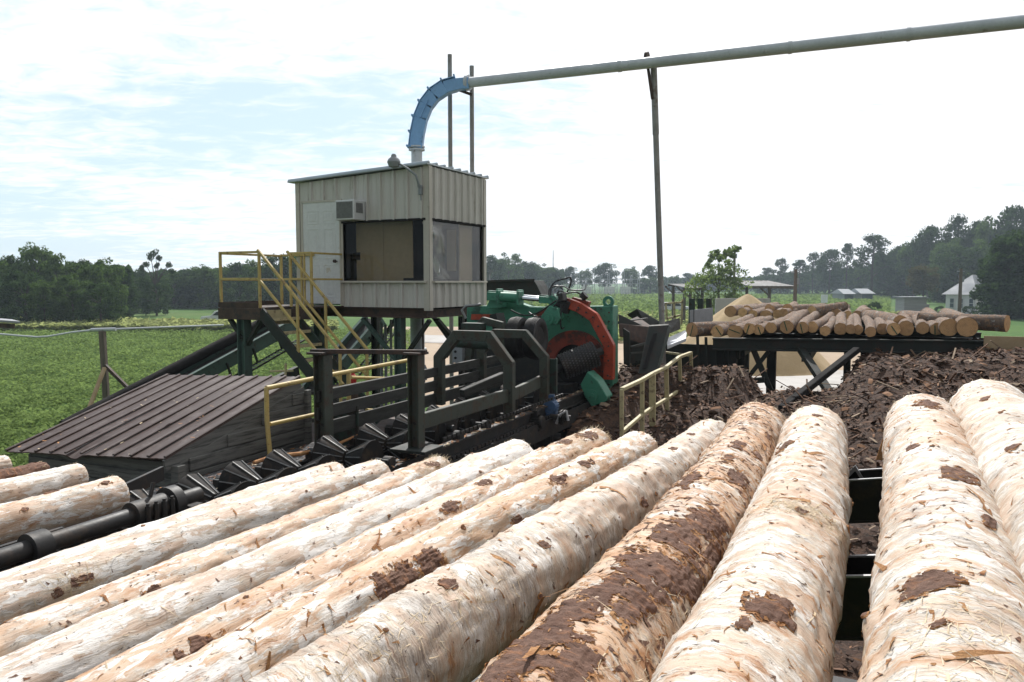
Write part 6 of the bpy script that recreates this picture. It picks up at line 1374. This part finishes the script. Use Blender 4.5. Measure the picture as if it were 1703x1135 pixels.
row([('edge1', 224, 447, 50, 150), ('edge0', 238, 462, 60, 128), ('tuft', 257, 417, 66, 118), ('edge0', 288, 452, 60, 150), ('edge1', 312, 447, 60, 152), ('edge2', 338, 442, 60, 150), ('edge0', 366, 446, 56, 148), ('edge1', 398, 436, 60, 140), ('edge0', 430, 430, 60, 135), ('edge1', 462, 422, 64, 132), ('edge2', 492, 424, 60, 132), ('edge0', 526, 432, 60, 140)], 'trees behind the yellow stairs', BL, 'in the wood behind the yellow stairs')
row([('edge1', 812, 424, 62, 250), ('edge0', 846, 420, 56, 270), ('edge1', 874, 434, 52, 280), ('edge0', 900, 438, 46, 300), ('edge1', 920, 444, 40, 310)], 'far trees beside the cabin', BL, 'of the hazy trees beside the cabin')
row([('broad0', 948, 443, 32, 350), ('broad1', 973, 445, 30, 360), ('broad0', 1006, 437, 50, 345), ('broad1', 1049, 441, 34, 350), ('broad0', 1081, 441, 32, 355), ('edge1', 1060, 462, 36, 340), ('edge0', 1082, 460, 36, 340), ('broad1', 1123, 456, 26, 380), ('broad0', 1145, 454, 30, 400), ('edge1', 1106, 470, 40, 420)], 'far trees behind the substation', BL, 'of the far trees behind the substation')
row([('pine0', 1276, 446, 34, 340), ('pine1', 1299, 431, 34, 320), ('pine0', 1331, 433, 40, 300), ('pine1', 1353, 421, 34, 310), ('broad0', 1381, 414, 48, 290), ('pine0', 1410, 406, 34, 280), ('pine1', 1453, 392, 72, 250), ('broad1', 1428, 440, 50, 285), ('broad0', 1392, 448, 46, 320), ('broad1', 1345, 455, 44, 330), ('broad0', 1310, 458, 40, 340), ('broad0', 1496, 408, 56, 255), ('broad1', 1522, 390, 60, 240), ('broad0', 1548, 374, 70, 230), ('pine1', 1595, 361, 60, 225), ('broad1', 1580, 390, 66, 215), ('broad0', 1625, 366, 62, 225), ('broad1', 1655, 352, 70, 220), ('broad0', 1694, 340, 80, 215), ('edge1', 1600, 410, 90, 190), ('edge0', 1650, 395, 80, 190), ('edge1', 1478, 432, 50, 260), ('edge1', 1510, 430, 60, 250), ('tan', 1537, 436, 54, 180), ('edge0', 1572, 440, 56, 195)], 'trees of the right-hand pine wood', BL, 'in the pine wood beyond the far field')
tree('yew', 1712, 380, 130, 108, 'very dark tall tree at the photo edge behind the white house roof', None, 'broadleaf_tree')
tree('yew', 1684, 408, 104, 112, 'very dark dense tree hanging over the roof of the white house', None, 'broadleaf_tree')
tree('sparse', 1197, 409, 108, 82, 'small sunlit tree with loose airy crown behind the sawdust pile', None, 'broadleaf_tree')
for i, (px, yt, w, Y, lab) in enumerate(((1612, 508, 22, 120, 'round dark bush against the wall of the white house'), (1563, 508, 16, 124, 'low bush between the garden shed and the white house'), (1455, 500, 26, 105, 'scrubby green bush rising behind the right part of the log pile'), (1398, 500, 30, 108, 'scrubby green bush behind the white sign board'))):
    tree('bush', px, yt, w, Y, lab, None, 'bush', 'bush')
# woods massed behind the single trees
def mass(name, segs, mat, seed, size, n, lab):
    rng = np.random.default_rng(seed); out = []
    for (x0, x1, y0, y1, Y0, Y1) in segs:
        px = rng.uniform(x0, x1, n); Y = rng.uniform(Y0, Y1, n); x = (px - CX) / F * Y; f = (px - x0) / (x1 - x0); yt = y0 + (y1 - y0) * f
        bump = np.array([6 * mn.noise(V((q * .05, 0, seed))) + 4 * mn.noise(V((q * .16, 3, seed))) for q in px]); top = 5 + (470 - (yt - bump)) / F * Y
        z = top * rng.uniform(0, 1, n) ** .55; out.append(np.stack([x, Y, z], 1))
    c = np.concatenate(out); me = leafmesh(name, quads(c, size, rng, .2), mat); o = bpy.data.objects.new(name, me); COL.objects.link(o); tag(o, lab, 'wood', None, 'stuff')
mass('wood_mass', [(-60, 220, 436, 446, 100, 112), (200, 540, 456, 440, 155, 175)], G['leafdark'], 5, .55, 9000, 'dim mass of woodland filling in behind the trees left of the cabin')
mass('far_wood_mass', [(800, 935, 436, 452, 300, 330), (1100, 1260, 464, 462, 430, 470), (1255, 1470, 462, 442, 345, 380), (1450, 1720, 425, 372, 262, 285), (1540, 1730, 412, 372, 236, 250)], G['leafdark'], 6, 1.1, 7000, 'hazy mass of distant woodland filling in behind the far trees')
# crops and grass
rng = np.random.default_rng(9)
def crops(name, n, ymin, ymax, xl, xr, size, h, mat, lab, cat, excl=None):
    Y = ymin + (ymax - ymin) * rng.uniform(0, 1, n) ** 1.3; t_ = rng.uniform(0, 1, n); x = (xl + (xr - xl) * t_ - CX) / F * Y
    z = h * rng.uniform(.35, 1, n) * (1 + .25 * np.array([mn.noise(V((a * .5, b_ * .5, 2))) for a, b_ in zip(x, Y)])); c = np.stack([x, Y, z], 1)
    if name == 'bean_crop':
        gap = np.array([mn.noise(V((a * .9, b_ * .35, 8))) + .6 * mn.noise(V((a * 2.5, b_ * 1.2, 3))) for a, b_ in zip(x, Y)]); keep = gap > -.55; c = c[keep]; Y = Y[keep]; c[:, 2] *= np.clip(.9 + .45 * gap[keep], .6, 1.3); n = len(c)
    s = size * (.5 + .5 * (Y / ymax)); me = leafmesh(name, quads(c, 1.0, rng, 1.2), mat)
    # scale every leaf about its own centre
    co = np.zeros(n * 12, dtype=np.float32); me.vertices.foreach_get('co', co); co = co.reshape(n, 4, 3); co = c[:, None, :] + (co - c[:, None, :]) * s[:, None, None]; me.vertices.foreach_set('co', co.astype(np.float32).ravel()); me.update()
    o = bpy.data.objects.new(name, me); COL.objects.link(o); tag(o, lab, cat, None, 'stuff')
crops('bean_crop', 170000, 19, 78, -120, 700, .11, .5, G['crop'], 'low green bean crop covering the field left of the machines', 'crop')
crops('tall_grass', 16000, 76, 88, -60, 560, .34, .9, G['dry'], 'strip of pale tall grass below the wood edge', 'grass')
crops('far_crop', 40000, 95, 300, 780, 1480, .5, .7, G['crop'], 'even green crop of the far field behind the machines', 'crop')
crops('near_grass', 24000, 64, 118, 940, 1500, .30, .7, G['dry'], 'rough pale grass at the near edge of the far field', 'grass')
# ------------------------------------------------------------------ air, sky, sun, camera
b = MB(); b.box8([V((x, y, z)) for z in (-1, 42) for x, y in ((-700, -60), (700, -60), (700, 900), (-700, 900))])
t = NT('haze_air'); vo = t.n('ShaderNodeVolumePrincipled'); vo.inputs['Density'].default_value = HAZE; vo.inputs['Color'].default_value = (.74, .87, 1, 1); vo.inputs['Anisotropy'].default_value = .2
t.l(vo.outputs[0], t.out.inputs['Volume'])
if HAZE: b.build('haze', t.m, loc=(0, 0, 0), kind='stuff')
w = bpy.data.worlds.new('World'); sc.world = w; w.use_nodes = True; nt = w.node_tree; nt.nodes.clear()
N_ = lambda k: nt.nodes.new(k)
out = N_('ShaderNodeOutputWorld'); bg = N_('ShaderNodeBackground'); sky = N_('ShaderNodeTexSky'); sky.sky_type = 'NISHITA'; sky.sun_disc = False
sky.sun_elevation = radians(SUN_EL); sky.sun_rotation = radians(SUN_AZ); sky.air_density = 1.0; sky.dust_density = 1.2; sky.ozone_density = 1.0; sky.altitude = 50
bg.inputs['Strength'].default_value = SKY
# thin broken cloud sheet: direction projected on a flat layer overhead
tc = N_('ShaderNodeTexCoord'); sp = N_('ShaderNodeSeparateXYZ'); nt.links.new(tc.outputs['Generated'], sp.inputs[0])
def mth(op, a, b=None):
    x = N_('ShaderNodeMath'); x.operation = op
    for i, q in ((0, a), (1, b)):
        if q is None: continue
        if isinstance(q, (int, float)): x.inputs[i].default_value = q
        else: nt.links.new(q, x.inputs[i])
    return x.outputs[0]
def mr(f, a, b, c=0, d=1):
    x = N_('ShaderNodeMapRange'); x.interpolation_type = 'SMOOTHSTEP'
    for k, q in (('From Min', a), ('From Max', b), ('To Min', c), ('To Max', d)): x.inputs[k].default_value = q
    nt.links.new(f, x.inputs['Value']); return x.outputs[0]
zz = mth('ADD', mth('MAXIMUM', sp.outputs[2], 0.0), .12)
cx = mth('DIVIDE', sp.outputs[0], zz); cy = mth('DIVIDE', sp.outputs[1], zz)
cb_ = N_('ShaderNodeCombineXYZ'); nt.links.new(cx, cb_.inputs[0]); nt.links.new(cy, cb_.inputs[1])
def nz(scale, det, rough, off, dist=.3):
    mp = N_('ShaderNodeMapping'); mp.inputs['Location'].default_value = off; mp.inputs['Rotation'].default_value = (0, 0, -.35); mp.inputs['Scale'].default_value = (1, 1.6, 1); nt.links.new(cb_.outputs[0], mp.inputs['Vector'])
    x = N_('ShaderNodeTexNoise'); x.inputs['Scale'].default_value = scale; x.inputs['Detail'].default_value = det; x.inputs['Roughness'].default_value = rough; x.inputs['Distortion'].default_value = dist; nt.links.new(mp.outputs[0], x.inputs['Vector']); return x.outputs['Fac']
big = nz(.55, 4, .5, CLOFF); fine = nz(5.5, 9, .62, (2, 5, 0), .6)
# blue opens out to the left of the view
openl = mr(sp.outputs[0], -.60, .25, .10, -.06)
f = mth('ADD', mth('MULTIPLY', fine, .42), mth('MULTIPLY', big, .58)); f = mth('SUBTRACT', f, openl)
cl = mr(f, .34, .54)
mpb = N_('ShaderNodeMix'); mpb.data_type = 'RGBA'; mpb.inputs[0].default_value = .72; nt.links.new(sky.outputs[0], mpb.inputs[6]); mpb.inputs[7].default_value = (CLB * .655, CLB * .83, CLB * .945, 1)
mx = N_('ShaderNodeMix'); mx.data_type = 'RGBA'; nt.links.new(mth('MULTIPLY', cl, CLMAX), mx.inputs[0]); nt.links.new(mpb.outputs[2], mx.inputs[6]); mx.inputs[7].default_value = (*[c * CLB for c in (1.0, 1.0, 1.02)], 1)
vm = N_('ShaderNodeVectorMath'); vm.operation = 'SCALE'; nt.links.new(mx.outputs[2], vm.inputs[0]); nt.links.new(mr(sp.outputs[1], -.5, .45, .55, 1.0), vm.inputs['Scale']); nt.links.new(vm.outputs[0], bg.inputs['Color']); nt.links.new(bg.outputs[0], out.inputs['Surface'])
su = bpy.data.lights.new('sun', 'SUN'); su.energy = SUN; su.angle = radians(SUN_ANG); su.color = (1.0, .97, .925); so = bpy.data.objects.new('sun', su); COL.objects.link(so)
el = radians(SUN_EL); az = radians(SUN_AZ)   # azimuth measured clockwise from +Y
dirs = V((sin(az) * cos(el), cos(az) * cos(el), sin(el))); so.rotation_euler = (-dirs).to_track_quat('-Z', 'Y').to_euler(); so.location = (0, 0, 60)
cd = bpy.data.cameras.new('camera'); cd.sensor_width = 36; cd.lens = 36 * F / 1703; cd.clip_start = .05; cd.clip_end = 8000; co_ = bpy.data.objects.new('camera', cd); COL.objects.link(co_); co_.location = EYE; co_.rotation_euler = (pi / 2 - TILT, 0, 0); sc.camera = co_
sc.view_settings.view_transform = 'Standard'; sc.view_settings.look = 'None'; sc.view_settings.exposure = EXPO; sc.view_settings.gamma = 1
sc.cycles.max_bounces = 6; sc.cycles.diffuse_bounces = 3; sc.cycles.glossy_bounces = 3; sc.cycles.transparent_max_bounces = 12; sc.cycles.volume_bounces = 0; sc.cycles.use_denoising = True
sc.cycles.volume_step_rate = 4; sc.cycles.sample_clamp_indirect = 6
